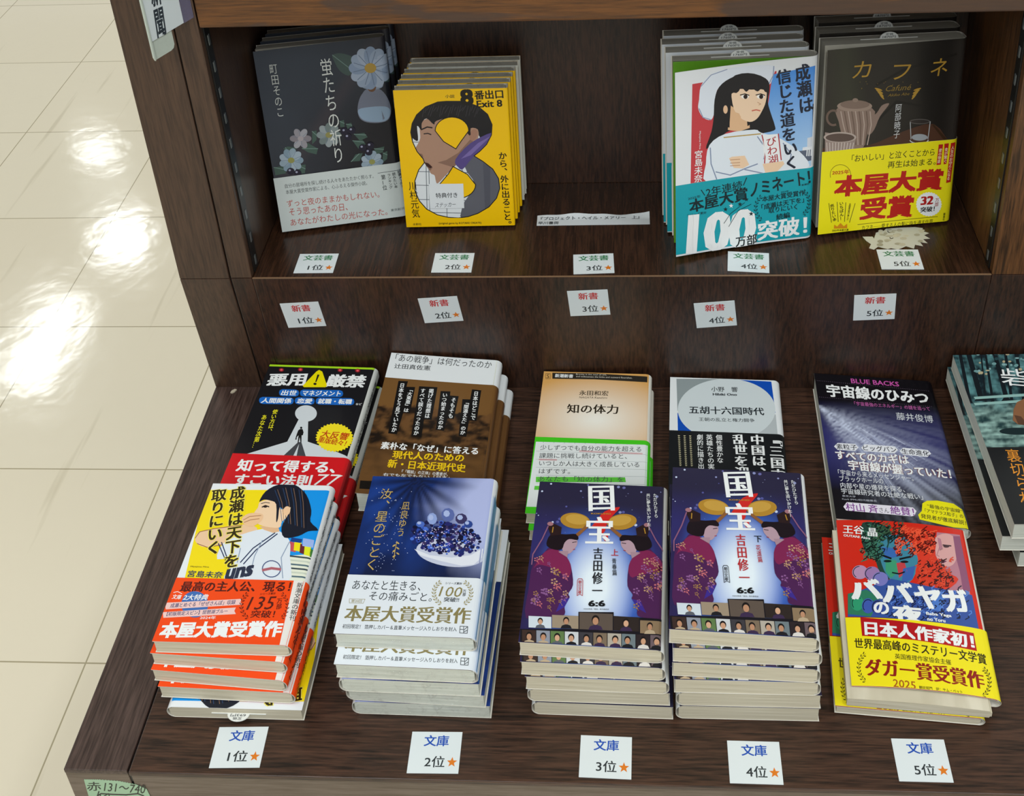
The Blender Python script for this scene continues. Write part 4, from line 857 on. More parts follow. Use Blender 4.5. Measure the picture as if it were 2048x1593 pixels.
def toride(b):
    a = b.art((1610, 680, 3.706))
    def pic(s, t):
        y = 1-t; k = nz(s*12, y*16, 5, 5); g = nz(s*30, y*34, 8, 4)
        top = mix(lin('#13222a'), lin('#5b8e92'), .35+k*.9+g*.4); gr = mix(lin('#1d3a3d'), lin('#9fc4bd'), .42+.8*nz(s*9, y*40, 2, 5)+.3*g)
        return mix(top, gr, (y-.3)*12)
    a.field(0, 0, b.w, b.l, pic, 90, 110)
    for x0, x1, w in ((1140, 1215, 30), (1200, 1300, 46), (1330, 1390, 22), (1395, 1490, 40), (1300, 1340, 14), (1480, 1530, 26), (1560, 1620, 30)): a.poly([(x0-w*.4, 60), (x0+w*.4, 60), (x1+w*.5, 470-w), (x1+w, 500-w), (x1-w, 500-w), (x1-w*.4, 470-w)], '#141c22')
    for i in range(40): a.ell(1250+random.random()*380, 100+random.random()*160, 8+10*random.random(), 5+7*random.random(), random.choice(['#b4a888', '#6f9a9c', '#27444a', '#88aeb0']), 7)
    for y in (425, 470): a.poly([(1250, y), (1640, y-25), (1640, y-5), (1260, y+18)], '#8fb8b4')
    a.poly([(1540, 600), (1545, 520), (1570, 465), (1620, 440), (1700, 450), (1760, 560), (1700, 640), (1580, 630)], '#8a5f42'); a.poly([(1550, 560), (1600, 570), (1660, 640), (1580, 628)], '#5c3f30'); a.ell(1570, 680, 130, 26, '#16282c')
    a.H('砦', 1450, 272, 1668, 290, 130, W_, -.004)
    o = b.art((1610, 680, 3.706)); h = o.uv(1420, 800)[1]
    o.V('裏切られ', 1528, 812, 1660, 1235, 112, '#e0902a', 0); o.V('た者', 1690, 820, 1740, 1000, 112, '#e0902a', 0)
    return a, dict(h=h, front='#14171a', art=o)
def naruse1(b):
    a = b.art((280, 950, 3.186)); a.smooth = True; hair = '#161b2a'; sk = '#f3d2ae'
    a.poly([(418, 97), (900, 97), (790, 690), (278, 690)], '#f5dd12'); a.poly([(900, 97), (1206, 100), (1108, 530), (800, 520)], '#1594ea')
    a.poly([(900, 520), (1112, 505), (1075, 700), (880, 690)], '#e6ead8')
    for i, (x, y, w, h, c) in enumerate(((955, 425, 45, 60, '#c8525c'), (985, 420, 45, 62, '#f2de18'), (1022, 440, 32, 58, '#6a2630'), (1050, 450, 40, 60, '#e4ea28'), (1085, 470, 30, 50, '#3f7a3a'), (965, 400, 70, 26, '#16408a'), (1040, 405, 70, 50, '#9db6ee'))): a.poly([(x, y), (x+w, y+12), (x+w-8, y+h+10), (x-6, y+h)], c)
    for i in range(6):
        a.poly([(945, 512+26*i), (1100-6*i, 530+24*i), (1098-6*i, 540+24*i), (943, 522+26*i)], ('#3b4a52', '#c9d2c4', '#56707c')[i % 3])
    a.poly([(352, 405), (380, 365), (470, 345), (660, 318), (745, 340), (720, 400), (560, 440), (420, 462), (365, 440)], '#edc8a2'); a.line([(352, 405), (380, 365), (470, 345), (650, 322)], 5, '#9c6a48'); a.line([(365, 440), (430, 464), (560, 440)], 5, '#9c6a48')
    a.poly([(530, 440), (640, 385), (790, 345), (890, 362), (952, 420), (955, 520), (930, 700), (540, 700), (610, 530), (492, 540)], '#e0e8f2')
    a.poly([(760, 330), (880, 330), (890, 362), (850, 372), (790, 352)], '#e2b890')
    for P in ([(500, 440), (545, 545)], [(520, 432), (560, 545)], [(860, 372), (720, 470), (640, 560)], [(875, 378), (740, 480), (660, 570)]): a.line(P, 7, '#27345c')
    for P in ([(952, 430), (900, 530), (910, 660)], [(780, 420), (730, 520), (700, 640)], [(640, 470), (620, 560)]): a.line(P, 6, '#93a3bc')
    a.poly([(765, 175), (835, 160), (885, 200), (905, 222), (962, 208), (948, 262), (905, 300), (888, 338), (800, 332), (748, 312), (752, 292), (738, 280), (745, 262), (728, 244), (752, 210)], sk)
    a.poly([(760, 172), (800, 108), (880, 65), (980, 62), (1060, 128), (1092, 230), (1086, 300), (1135, 352), (1072, 362), (1010, 392), (920, 402), (902, 335), (940, 262), (960, 208), (915, 222), (890, 210), (880, 280), (868, 300), (868, 190), (830, 166), (790, 160)], hair)
    for i in range(12): a.line([(860+i*17, 80+abs(i-5)*4), (890+i*15, 180), (905+i*14, 300+i*4)], 3.2, ('#2e4a74', '#8a6a52', '#0d1018')[i % 3])
    a.ell(935, 232, 22, 30, '#f0c8a0', 14, .3); a.line([(778, 208), (800, 198), (822, 206)], 7, hair); a.ell(798, 204, 13, 8, '#2a1d1a', 10); a.line([(772, 186), (800, 178), (826, 182)], 4, hair)
    a.poly([(648, 282), (690, 250), (750, 246), (785, 258), (772, 298), (712, 332), (660, 314)], '#eec49a'); a.line([(660, 290), (700, 268), (772, 262)], 4, '#a87450'); a.line([(664, 306), (704, 290), (760, 282)], 4, '#a87450')
    a.arc(838, 602, 58, 52, 0, 6.283, 6, '#4a5a86', 22); a.line([(782, 610), (838, 598), (895, 605)], 16, '#b0626e')
    a.H('uns', 545, 640, 722, 610, 72, '#2a3148', .05, .2)
    a.V('成瀬は天下を', 626, 78, 580, 598, 98, '#33290a', .03, halo='#f5e860'); a.V('取りにいく', 508, 92, 464, 512, 98, '#33290a', .03, halo='#f5e860'); a.H('宮島未奈', 305, 632, 527, 641, 42, '#2a4064', .015); a.H('Miyajima Mina', 322, 588, 440, 591, 11, '#3a3a20', 0)
    o = b.art((280, 950, 3.186)); h = o.uv(600, 668)[1]; K = '#521610'
    o.poly([(985, 660), (1058, 660), (965, 1095), (888, 1095)], '#e8e4e0'); o.V('新潮文庫の新刊', 1022, 690, 966, 932, 38, '#30282a', .01)
    o.H('最高の主人公、現る！', 262, 716, 962, 716, 68, K, .03); o.H('文庫', 208, 780, 264, 784, 30, W_, .02); o.line([(215, 755), (240, 748), (268, 762)], 4, W_)
    o.ell(350, 830, 86, 84, '#3d6cb4', 30); o.H('2大特典', 280, 785, 436, 784, 38, W_, .02, .2)
    o.poly([(160, 820), (650, 795), (640, 815), (652, 832), (165, 862)], '#efc8c4'); o.poly([(146, 880), (612, 850), (602, 872), (612, 892), (150, 916)], '#efc8c4')
    o.H('成瀬とめぐる「ぜぜさんぽ」収録', 195, 838, 610, 815, 30, '#2c4070', .012); o.H('【初版限定スピン】琵琶湖ブルー', 172, 892, 560, 872, 27, '#2c4070', .012)
    o.H('シリーズ累計', 766, 764, 866, 760, 15, K); o.H('135', 695, 824, 858, 820, 84, K, .0, .2); o.V('万部', 892, 790, 884, 862, 36, K, .01); o.H('突破！', 708, 892, 860, 892, 48, K, .012)
    o.laurel(715, 840, 68, 84, -1, K, 8); o.laurel(880, 840, 60, 84, 1, K, 8); o.H('2024年', 384, 916, 484, 915, 21, W_, .01); o.H('本屋大賞受賞作', 132, 994, 908, 986, 106, W_, .05)
    sp = Art(lambda x, y: (x, y)); sp._V('成瀬は天下を取りにいく宮島未奈', (b.t*.5, b.l-10), (b.t*.5, h+4), b.t*.5, '#454a52', .01)
    so = Art(lambda x, y: (x, y)); so._V('最高の主人公', (b.t*.5, h-4), (b.t*.5, 5), b.t*.55, K, .02)
    return a, dict(h=h, front='#f24a10', art=o, spart=so), sp

def nanji(b):
    a = b.art((640, 940, 3.185)); G = '#c2a560'
    def pic(s, t):
        y = 1-t; k = nz(s*4, y*4, 9, 3); c = mix(lin('#1b3b86'), lin('#0f1f4c'), y*1.2+k*.5); c = mix(c, lin('#aeb8e4'), max(0, min(1, (s-.5)*2.6-abs(y-.2)*2.4+.35+k*.25)))
        sp_ = math.atan2(y-.02, s-.36); d = math.hypot(s-.36, y-.02); c = mix(c, lin('#101a3a'), max(0, 1-d*2.6+.35*math.sin(sp_*17))*.95)
        return mix(c, lin('#0d1730'), max(0, (y-.5)*3.2)*(s > .1))
    a.field(0, 0, b.w, b.l, pic, 60, 80)
    a.ell(830, 530, 218, 88, '#c3c9de', 36, .12); a.poly([(600, 505), (700, 545), (840, 560), (960, 545), (1040, 500), (1030, 560), (980, 605), (900, 612), (760, 580), (640, 545)], '#dfe3ee')
    rn = random.Random(4)
    for i in range(330):
        t, q = rn.random()*6.283, math.sqrt(rn.random()); x, y = 800+225*q*math.cos(t), 440+105*q*math.sin(t)+.12*(225*q*math.cos(t))
        if y < 330: continue
        r = 6+12*rn.random(); a.ell(x, y, r, r*.8, rn.choice(['#1a1c4a', '#23266a', '#2f4aa8', '#15163a', '#3a2f5c', '#4a6fd0', '#1d2a6a', '#0f1030']), 7); a.n -= .85
    a.n += 1
    for i in range(110):
        t, q = rn.random()*6.283, math.sqrt(rn.random()); a.ell(800+205*q*math.cos(t), 445+80*q*math.sin(t), 3.4, 3, rn.choice(['#c8d0f4', '#f0e8ff', '#b89ad8']), 6); a.n -= .85
    a.n += 1
    for x, y, rx, ry, c in ((715, 315, 32, 38, '#8fa4da'), (815, 290, 42, 44, '#5a6aa8'), (900, 315, 38, 34, '#3a3560'), (945, 350, 28, 24, '#2d4690'), (640, 350, 28, 20, '#4a6ac0')): a.ell(x, y, rx, ry, c, 9); a.ell(x-8, y-8, rx*.5, ry*.5, '#a8b8e4', 7)
    for i in range(90): a.ell(350+rn.gauss(60, 90), 100+rn.random()*560, 2.6, 2.4, '#b9c4ea', 6); a.n -= .85
    a.n += 1; a.V('汝、星のごとく', 432, 122, 322, 648, 84, G, -.006); a.V('凪良ゆう', 552, 206, 510, 432, 54, G, -.006)
    a.line([(490, 460), (478, 520), (472, 572)], 4, G)
    for i in range(6): a.ell(484+(-1)**i*12, 470+i*17, 12, 5, G, 8, (-1)**i*.6)
    o = b.art((640, 940, 3.185)); h = o.uv(600, 684)[1]; G2 = '#9a9060'; K = '#2d3338'
    o.H('あなたと生きる、', 210, 736, 644, 745, 62, K, -.006); o.H('その痛みごと。', 315, 808, 715, 816, 60, K, -.006); o.line([(188, 828), (288, 830), (276, 856), (188, 854)], 2.5, G2, True); o.H('第20回', 200, 841, 268, 842, 20, G2, .01)
    o.H('本屋大賞受賞作', 160, 918, 962, 936, 104, '#877d52', 1.036); o.H('初回限定！ 箔押しカバー＆直筆メッセージ入りしおりを封入', 145, 1002, 872, 1022, 28, K, .006)
    o.line([(893, 1002), (942, 1005), (938, 1048), (890, 1045)], 4, '#4a5054', True); o.line([(892, 1022), (915, 1024), (916, 1004)], 4, '#4a5054'); o.line([(915, 1047), (916, 1028), (940, 1006)], 4, '#4a5054'); o.line([(938, 1028), (916, 1040)], 4, '#4a5054')
    o.laurel(800, 790, 74, 76, -1, G2, 9); o.laurel(890, 790, 74, 76, 1, G2, 9); o.H('シリーズ累計', 800, 728, 906, 731, 15, K); o.H('100', 766, 780, 906, 786, 64, '#8a8050', .0, .15); o.V('万部', 922, 768, 918, 812, 22, K, .01); o.H('突破!!', 790, 832, 887, 834, 30, K, .012)
    return a, dict(h=h, front='#dfe6ee', art=o)

def koku(b, bz, second):
    a = b.art(bz); a.smooth = True; R_, K, G = '#b52a30', '#22242a', '#b08430'
    def pic(s, t):
        y = 1-t; d = math.hypot((s-.5)*1.25, (y-.66)*.95); c = mix(lin('#e4f0fa'), lin('#3d6ed0'), d*3.6-.35); c = mix(c, lin('#2f2c66'), d*3.2-.85); c = mix(c, lin('#292640'), (.36-y)*4.5)
        return mix(c, lin('#231a3a'), max(0, (abs(s-.5)-.34)*4*(y > .5)))
    a.field(0, 0, b.w, b.l, pic, 40, 60)
    U = (lambda p: p) if not second else (lambda p: p)
    rn = random.Random(12)
    for i in range(60):
        u, v = rn.random()*b.w, b.l*(.66+.33*rn.random()); r = rn.choice([.25, .35, .5, .9, 1.3]); c = rn.choice(['#c8d4f0', '#8a90c0', '#6a6aa8', '#56589a'])
        a.polyuv([(u+r*math.cos(k*.7854), v+r*math.sin(k*.7854)) for k in range(8)], c); a.n -= .85
    a.n += 1
    for m in (0, 1):        # two stage performers in brocade robes and gold hats, facing one another
        q = (lambda x, y: (x, y)) if m == 0 else (lambda x, y: (1040-x+.055*(y-600)+18, y+8))
        Pq = lambda L: [q(*p) for p in L]
        a.poly(Pq([(205, 545), (230, 520), (275, 530), (335, 575), (362, 640), (372, 740), (345, 790), (352, 815), (322, 860), (322, 915), (250, 930), (95, 935), (110, 760), (135, 620)]), '#4a2050')
        a.poly(Pq([(205, 545), (275, 530), (335, 575), (362, 640), (340, 690), (250, 640), (170, 620), (140, 640)]), '#7c2450'); a.poly(Pq([(300, 830), (352, 815), (322, 870), (270, 900)]), '#3a2a8a')
        for i in range(30):
            x, y = 130+rn.random()*205, 570+rn.random()*320
            if x > 330-(y < 600)*60 or x < 120+(620-y)*.3: continue
            X_, Y_ = q(x, y); c = rn.choice(['#c06a72', '#a07848', '#8a5a90', '#b89070']); r = 7+9*rn.random()
            for k in range(5): a.ell(X_+r*math.cos(k*1.257), Y_+r*math.sin(k*1.257), r*.5, r*.38, c, 6); a.n -= .85
            a.line([(X_, Y_), (X_+14, Y_+26)], 2.5, c); a.n -= .7
        a.poly(Pq([(315, 470), (350, 455), (392, 468), (397, 500), (378, 530), (350, 556), (318, 548), (300, 500)]), '#b295a2'); a.poly(Pq([(300, 540), (345, 540), (338, 578), (285, 545)]), '#a48694')
        a.line(Pq([(368, 490), (392, 486)]), 4, '#2a1a22'); a.line(Pq([(372, 532), (384, 530)]), 4, '#a0303c')
        a.poly(Pq([(218, 510), (222, 470), (250, 440), (330, 442), (388, 440), (404, 462), (395, 476), (350, 470), (322, 492), (306, 530), (262, 532)]), '#1b1219'); a.poly(Pq([(222, 395), (262, 380), (305, 400), (300, 445), (240, 450)]), '#2a1a1c')
        x, y = q(385, 362); a.ell(x, y, 88, 46, G, 24, .12 if m == 0 else -.12); a.ell(x+(10 if m == 0 else -10), y-8, 66, 30, '#c49a44', 20, .12 if m == 0 else -.12); a.poly(Pq([(455, 375), (468, 395), (402, 455), (388, 440), (430, 405)]), '#8a5a34')
        x, y = q(238, 380); a.ell(x, y, 18, 12, '#a0707a', 9); a.line(Pq([(225, 395), (190, 470), (135, 560), (128, 620)]), 7, '#8a5a78'); a.line(Pq([(255, 400), (250, 430)]), 6, G)
    a.poly([(480, 405), (512, 360), (560, 308), (648, 282), (610, 330), (575, 372), (560, 425), (535, 440), (520, 400)], '#cc2a26'); a.ell(565, 462, 14, 22, '#cc2a26')
    a.H('国', 462, 232, 616, 228, 148, W_, 1.034); a.H('宝', 446, 418, 610, 420, 158, W_, 1.034); a.H('KOKUHO', 478, 321, 596, 323, 9, G, .03)
    a.V('吉田修一', 520, 522, 514, 815, 62, R_ if second else K, 1.026)
    a.H('下' if second else '上', 597, 550, 640, 551, 38, K if second else R_, .016); a.V('花道篇' if second else '青春篇', 614, 585, 618, 688, 29, R_ if second else K, .006)
    a.line([(396, 806), (398, 716), (404, 706), (424, 706), (430, 716), (428, 806), (412, 796)], 3, K if second else R_, True); a.V('朝日文庫', 414, 715, 411, 795, 22, K if second else R_, .012)
    a.H('6:6', 462, 852, 562, 852, 36, '#14161a', .04); a.H('©2025映画「国宝」製作委員会', 434, 884, 584, 887, 9, K, 0)
    a.V('ただひたすら', 855, 203, 863, 348, 25, W_, .006); a.V('共に夢を追いかけた―', 815, 203, 822, 420, 25, W_, .006)
    a.poly([(60, 1003), (410, 1003), (905, 1030), (960, 1050), (960, 1150), (60, 1150)], '#15131c'); a.poly([(404, 902), (612, 904), (612, 1012), (404, 1004)], '#15131c'); a.poly([(606, 926), (905, 945), (905, 1040), (606, 1010)], '#15131c')
    T = [(110, 926, 244, 994, '#cdd8e2'), (248, 920, 404, 996, '#9a8a76'), (410, 906, 606, 1004, '#5c5048'), (612, 928, 762, 1012, '#2c2422'), (768, 952, 896, 1028, '#8a745a')]
    T += [(72+84*i, 1008+3.4*i, 152+84*i, 1088+3.6*i, ('#3a2a26', '#8d93a0', '#5f7a4a', '#c8ccd0', '#3c3a40', '#7a6a58', '#b0a89c', '#6d7a80', '#2a2226', '#6a5a60')[i]) for i in range(10)]
    nb = a.n
    for i, (x0, y0, x1, y1, c) in enumerate(T):
        a.n = nb+(i % 2)*5+(0 if i < 5 else 10)
        a.poly([(x0, y0), (x1, y0+(x1-x0)*.045), (x1, y1+(x1-x0)*.045), (x0, y1)], c); cx, cy, r = (x0+x1)/2+rn.uniform(-8, 8), y0+(y1-y0)*.5, (y1-y0)*.22
        cl = rn.choice(['#1c1c22', '#5a5e68', '#d8d4d0', '#3a2a4a', '#b8a488']); a.poly([(cx-r*2, y1+4), (cx-r*1.5, cy+r*1.5), (cx, cy+r), (cx+r*1.5, cy+r*1.5), (cx+r*2, y1+5)], cl)
        a.ell(cx, cy-r*.3, r*1.05, r*1.25, '#181416', 12); a.ell(cx, cy+r*.1, r*.8, r*1.02, rn.choice(['#d0a486', '#b98a6c', '#c89a7c']), 12)
    return a
def baba(b):
    a = b.art((1620, 1030, 3.705)); a.smooth = True; rn = random.Random(5)
    def curl(P, c1, c2, n, w):
        for i in range(n):
            x, y = P(rn); t = rn.random()*6.28; a.line([(x, y), (x+16*math.cos(t), y+12*math.sin(t)), (x+26*math.cos(t+.9), y+22*math.sin(t+.9)), (x+22*math.cos(t+1.8), y+34*math.sin(t+1.2))], w, rn.choice([c1, c2])); a.n -= .85
        a.n += 1
    a.poly([(940, 130), (1110, 150), (1150, 420), (1190, 600), (900, 560)], '#b67b8c')
    a.poly([(930, 170), (1010, 140), (1075, 180), (1090, 300), (1060, 370), (1000, 385), (950, 350), (930, 270)], '#d8a3a2'); a.line([(985, 225), (1045, 232)], 9, '#33202a'); a.ell(1010, 236, 22, 9, '#4a3038', 10); a.poly([(948, 325), (985, 335), (1015, 345), (985, 362)], '#6b3a58'); a.line([(960, 240), (940, 300), (958, 310)], 4, '#a06a74')
    a.poly([(1060, 160), (1110, 160), (1190, 560), (1140, 600), (1110, 420), (1085, 330)], '#8d5272')
    a.poly([(390, 60), (520, 70), (600, 130), (560, 330), (590, 480), (520, 440), (480, 330), (420, 300), (380, 180)], '#23443c'); a.poly([(500, 200), (600, 150), (760, 180), (800, 330), (760, 480), (660, 520), (570, 450), (520, 330)], '#3f86a0')
    a.poly([(520, 240), (640, 250), (660, 310), (560, 330)], '#3a6ab4'); a.poly([(560, 330), (640, 340), (650, 430), (600, 470), (560, 420)], '#3f9a74'); a.poly([(640, 360), (700, 350), (720, 420), (660, 470)], '#c4434a'); a.poly([(690, 400), (780, 380), (760, 480), (680, 510)], '#3c62b0')
    a.ell(575, 345, 30, 9, '#10161a', 10); a.ell(700, 350, 30, 9, '#10161a', 10); a.line([(530, 300), (600, 325)], 14, '#10161a'); a.line([(665, 330), (745, 312)], 14, '#10161a'); a.line([(610, 430), (660, 440), (700, 425)], 10, '#10161a')
    a.poly([(600, 120), (700, 90), (850, 110), (930, 200), (930, 300), (1010, 420), (1100, 480), (1000, 560), (840, 540), (780, 440), (800, 330), (740, 190)], '#d83a26')
    curl(lambda r: (r.uniform(390, 540), r.uniform(70, 330)), '#0f1f1c', '#3f7a64', 150, 7); curl(lambda r: (r.uniform(480, 700), r.uniform(70, 190)), '#0f1f1c', '#3a5a40', 70, 7); curl(lambda r: (r.uniform(640, 920), r.uniform(110, 300)), '#5c0f0c', '#f05a3a', 150, 7); curl(lambda r: (r.uniform(800, 1050), r.uniform(330, 540)), '#3a1014', '#e0482e', 110, 7)
    a.poly([(290, 600), (600, 480), (900, 540), (1200, 600), (1250, 850), (280, 760)], '#35529e'); a.poly([(280, 590), (420, 560), (520, 620), (450, 760), (280, 740)], '#2f7a5e'); a.poly([(900, 560), (1010, 600), (960, 720), (860, 700)], '#4a78c8')
    for x, y, c in ((370, 430, '#b890b4'), (460, 440, '#9a7ab0'), (520, 480, '#7a7ac0')): a.ell(x, y, 58, 52, c, 16); a.arc(x, y, 50, 44, 2.2, 4.6, 6, '#1c2a3a', 8)
    for x, y, c in ((350, 660, '#2f9a70'), (430, 680, '#3f5ab0'), (500, 690, '#33489a')): a.ell(x, y, 46, 56, c, 16); a.arc(x, y, 38, 46, 2.4, 5.4, 6, '#12202a', 8)
    curl(lambda r: (r.uniform(560, 1180), r.uniform(560, 760)), '#141a3a', '#5a86d8', 120, 7)
    a.H('バ', 285, 560, 530, 555, 150, W_, .05, -.15); a.H('バ', 525, 580, 765, 585, 150, W_, .05); a.H('ヤ', 775, 615, 975, 625, 165, W_, .05); a.H('ガ', 985, 640, 1175, 645, 165, W_, .05); a.H('の', 470, 695, 585, 700, 90, W_, .04); a.H('夜', 610, 735, 835, 750, 130, W_, .05)
    a.H('王谷', 243, 112, 400, 122, 62, W_, .02); a.H('晶', 425, 132, 498, 138, 62, W_, .02); a.H('OUTANI Akira', 248, 158, 446, 181, 18, W_, .03); a.H('Baba Yaga', 860, 740, 1048, 758, 28, W_, .03); a.H('no Yoru', 868, 778, 1002, 792, 26, W_, .03)
    o = b.art((1620, 1030, 3.705)); h = (o.uv(275, 740)[1]+o.uv(1255, 878)[1]+o.uv(750, 790)[1])/3; K, D = '#302a10', '#8f1d12'
    o.poly([(372, 768), (800, 812), (1212, 885), (1236, 1018), (800, 940), (385, 905)], '#b3131b'); o.H('日本人作家初！', 402, 846, 1215, 950, 106, W_, .045); o.H('世界最高峰のミステリー文学賞', 328, 958, 1305, 1082, 78, K, .02)
    o.H('英国推理作家協会主催', 628, 1056, 1044, 1102, 40, K, .006); o.H('ダガー賞受賞作', 406, 1136, 1290, 1240, 128, D, 1.05); o.H('2025', 615, 1254, 782, 1274, 58, '#a8591a', .01); o.H('翻訳部門　訳：サム・ペット', 808, 1288, 1128, 1322, 26, K, .006)
    o.laurel(440, 1140, 80, 110, -1, K, 9); o.laurel(1250, 1250, 80, 110, 1, K, 9)
    return a, dict(h=h, front='#f2e21a', art=o)
# ------------------------------------------------------------------ the upper shelf: books standing face out
R = math.radians
def leaned(b_args, O, yaw, lean, roll, lift=.25, **k):
    w, l, t = b_args; O = Vector(O); M = frame(O, R(yaw), R(lean), R(roll), t)
    low = min((M @ Vector((u, 0, n-.3)))[2] for u in (0, w) for n in (0, t)); q = (O-CAM).normalized()
    O = O+q*((H+lift-low)/q.z)                       # the lowest bottom corner stands on the shelf
    return Book(w, l, t, frame(O, R(yaw), R(lean), R(roll), t), **k)
def behind(M, dist, dyaw=0.0, dx=0.0, flip=None):
    """frame of the copy standing right behind, pushed back along the shelf"""
    N = M.copy(); N.translation += Vector((dx, dist, 0)); o = N.translation.copy(); N = Matrix.Translation(o) @ Matrix.Rotation(R(dyaw), 4, 'Z') @ Matrix.Translation(-o) @ N
    if flip: w, t = flip; N = N @ Matrix.Translation((w, 0, t)) @ Matrix.Rotation(math.pi, 4, 'Y')
    return N
b = leaned((123, 188, 13.2), (-3.5, 58.0, H+.4), 8.0, 79.2, .9, fan=7, pw=1.2); a, bd = hotaru(b)
o = make_book('paperback_book', 'dark book with glass flowers and pale grey band, front of the left group', b, '#22222a', '#262630', '#2a2a32', a, None, bd, M_GREY, group='dark flower books on the shelf', edge=0)
b2 = Book(b.w, b.l, b.t, b.M); o2 = make_book('paperback_book', 'dark book standing directly behind the front book with glass flowers', b2, '#22222a', '#262630', '#2a2a32', a, None, dict(h=bd['h'], front='#c9d1cf', mat=M_MATTE), M_GREY, group='dark flower books on the shelf', edge=0)
put(o2, b, behind(b.M, 15.1, 0, 2)); c = put(copy_tree(o2), b, behind(b.M, 30.1, 0, 3)); c['label'] = 'rearmost dark book of the glass flower group, against the back panel'
b = leaned((107, 151, 9.6), (120.5, 58.8, H+.3), 2.0, 86.0, -.8, lift=2.4, rs=1.6); a = exit8(b)
o = make_book('paperback_book', 'small yellow book with a huge black figure eight and a note stuck on', b, '#f6c400', '#f2c000', '#c9ccc4', a, None, None, M_GREY, group='yellow shrink wrapped books', wrapfilm=True, pu0=.8, edge=0)
for i in range(5):
    fl = (b.w, b.t) if i >= 3 else None
    c = put(copy_tree(o), b, behind(b.M, 10.5*(i+1), [.1, -.05, .1, 0, .1][i], [1.8, 3.0, 4.6, 6.4, 7.6][i], fl))
    c['label'] = ('yellow shrink wrapped book, %s behind the one with the note' % ['second', 'third', 'fourth', 'fifth', 'last'][i]) + (', pale back cover forward' if fl else '')
exit_note(b, o)
b = leaned((130.5, 188, 14.5), (382.8, 29.9, H+.3), 3.4, 83.7, -.3, fan=24, pw=1.35); a, bd = naruse2(b)
o = make_book('paperback_book', 'white book with girl in white hat and teal band, jacket opening', b, '#e4e8ec', '#e8ebee', '#e4e8ec', a, None, bd, M_GREY, group='teal banded books on the shelf', slip='1760円')
bm = bmesh.new(); box(bm, 0.4, b.w-7, .2, b.l-.2, b.t-1.5, b.t-.2, bev=.3); bg_ = mesh_obj('front_board', bm, plain('green_board', '#5f9e1c', .5), o); bg_['label'] = 'bright green board under the loose jacket'
b2 = Book(b.w, b.l, b.t, b.M); a2 = Art(b.uv, (1310, 30, 3.1229)); a2.F = a.F; a2.n = a.n
o2 = make_book('paperback_book', 'white book with teal band standing second, just behind the green board', b2, '#d6dbe0', '#e8ebee', '#e4e8ec', None, None, dict(h=bd['h'], v0=1, front='#159fae'), M_GREY, group='teal banded books on the shelf', slip='1760円')
put(o2, b, behind(b.M, 17.0, 0, -5.5))
for i, (dd, dx, lb) in enumerate(((32.5, -8.5, 'white book with teal band standing third in its row'), (49, -6.5, 'white book with teal band at the back of its row'))):
    c = put(copy_tree(o2), b, behind(b.M, dd, -.5*i, dx)); c['label'] = lb
b = leaned((131, 188, 18.6), (518.5, 52.0, H+.4), 6.0, 83.0, -1.2, fan=12, pw=1.3); a, bd = cafune(b)
o = make_book('paperback_book', 'dark brown book with a teapot picture and a bright yellow band', b, '#2b2723', '#4a4540', '#2b2723', a, None, bd, M_GREY, group='teapot books on the shelf', slip='1870円', edge=0)
b2 = Book(b.w, b.l, b.t, b.M); o2 = make_book('paperback_book', 'dark brown book standing directly behind the front teapot book', b2, '#2b2723', '#4a4540', '#2b2723', None, None, dict(h=bd['h'], front='#f0e418'), M_GREY, group='teapot books on the shelf', slip='1870円', edge=0)
put(o2, b, behind(b.M, 21.5, -.3, -1)); c = put(copy_tree(o2), b, behind(b.M, 42.6, -.5, 1)); c['label'] = 'dark brown book at the back of the teapot group, deep in shadow'
# ------------------------------------------------------------------ back row on the deck
def lying(px, z, w, l, t, **k):
    O, yaw = flat_fit(px, z, w, l); b = Book(w, l, t, frame((O.x, O.y, z), yaw, 0, 0, t), **k); b.yaw = yaw; return b
def under(o, b, z, dx, dy, dyaw, label):
    N = b.M.copy(); N.translation += Vector((dx, dy, z)); p = N.translation.copy()
    N = Matrix.Translation(p) @ Matrix.Rotation(R(dyaw), 4, 'Z') @ Matrix.Translation(-p) @ N; c = put(copy_tree(o), b, N); c['label'] = label; return c
b = lying([(536, 727), (752, 734), (681, 1013), None], 36, 110.5, 174, 16.6); b.M.translation.y -= 2.5; a, bd, sp = akuyo(b)
o = make_book('paperback_book', 'black book with yellow warning triangle and red band, upper of two', b, '#17171b', '#dcdfdc', '#17171b', a, sp, bd, group='warning sign books')
under(o, b, -18.2, 3, -6, -.4, 'lower of the two black books with white spines, under the warning triangle one')
b = Book(109, 173, 13.6, frame((101.5, -181.0, 45.5), R(-1.0), 0, 0, 13.6), fan=8.5, pw=1.2); a, bd = senso(b)
o = make_book('paperback_book', 'white topped book with a brown ruins photograph, topmost of three', b, '#e4e9ec', '#e4e9ec', '#e4e9ec', a, None, bd, M_PALE, group='brown ruins books', pfan=.9)
b0 = Book(b.w, b.l, b.t, b.M); o1 = make_book('paperback_book', 'middle one of the three brown and white ruins books', b0, '#e4e9ec', '#e4e9ec', '#e4e9ec', None, None, dict(h=bd['h'], front='#6e4c2a', spine='#5f3f24'), M_PALE, group='brown ruins books')
N = b.M.copy(); N.translation += Vector((5, -4, -14.8)); put(o1, b, N)
c = under(o1, b, -30.6, 9.5, -8, 0, 'bottom one of the three brown and white ruins books')
b = lying([(1085.5, 742), (1299, 748), None, (1058.8, 1025)], 26, 106.5, 173, 12.0); b.M.translation.y -= 1; a, bd = chi(b)
o = make_book('paperback_book', 'tan book with a wide green edged band, upper of its two', b, '#d6a25c', '#e2e0d6', '#d6a25c', a, None, bd, group='tan and green books')
under(o, b, -13, 2.5, -7, .3, 'lower of the two tan books with green edged bands')
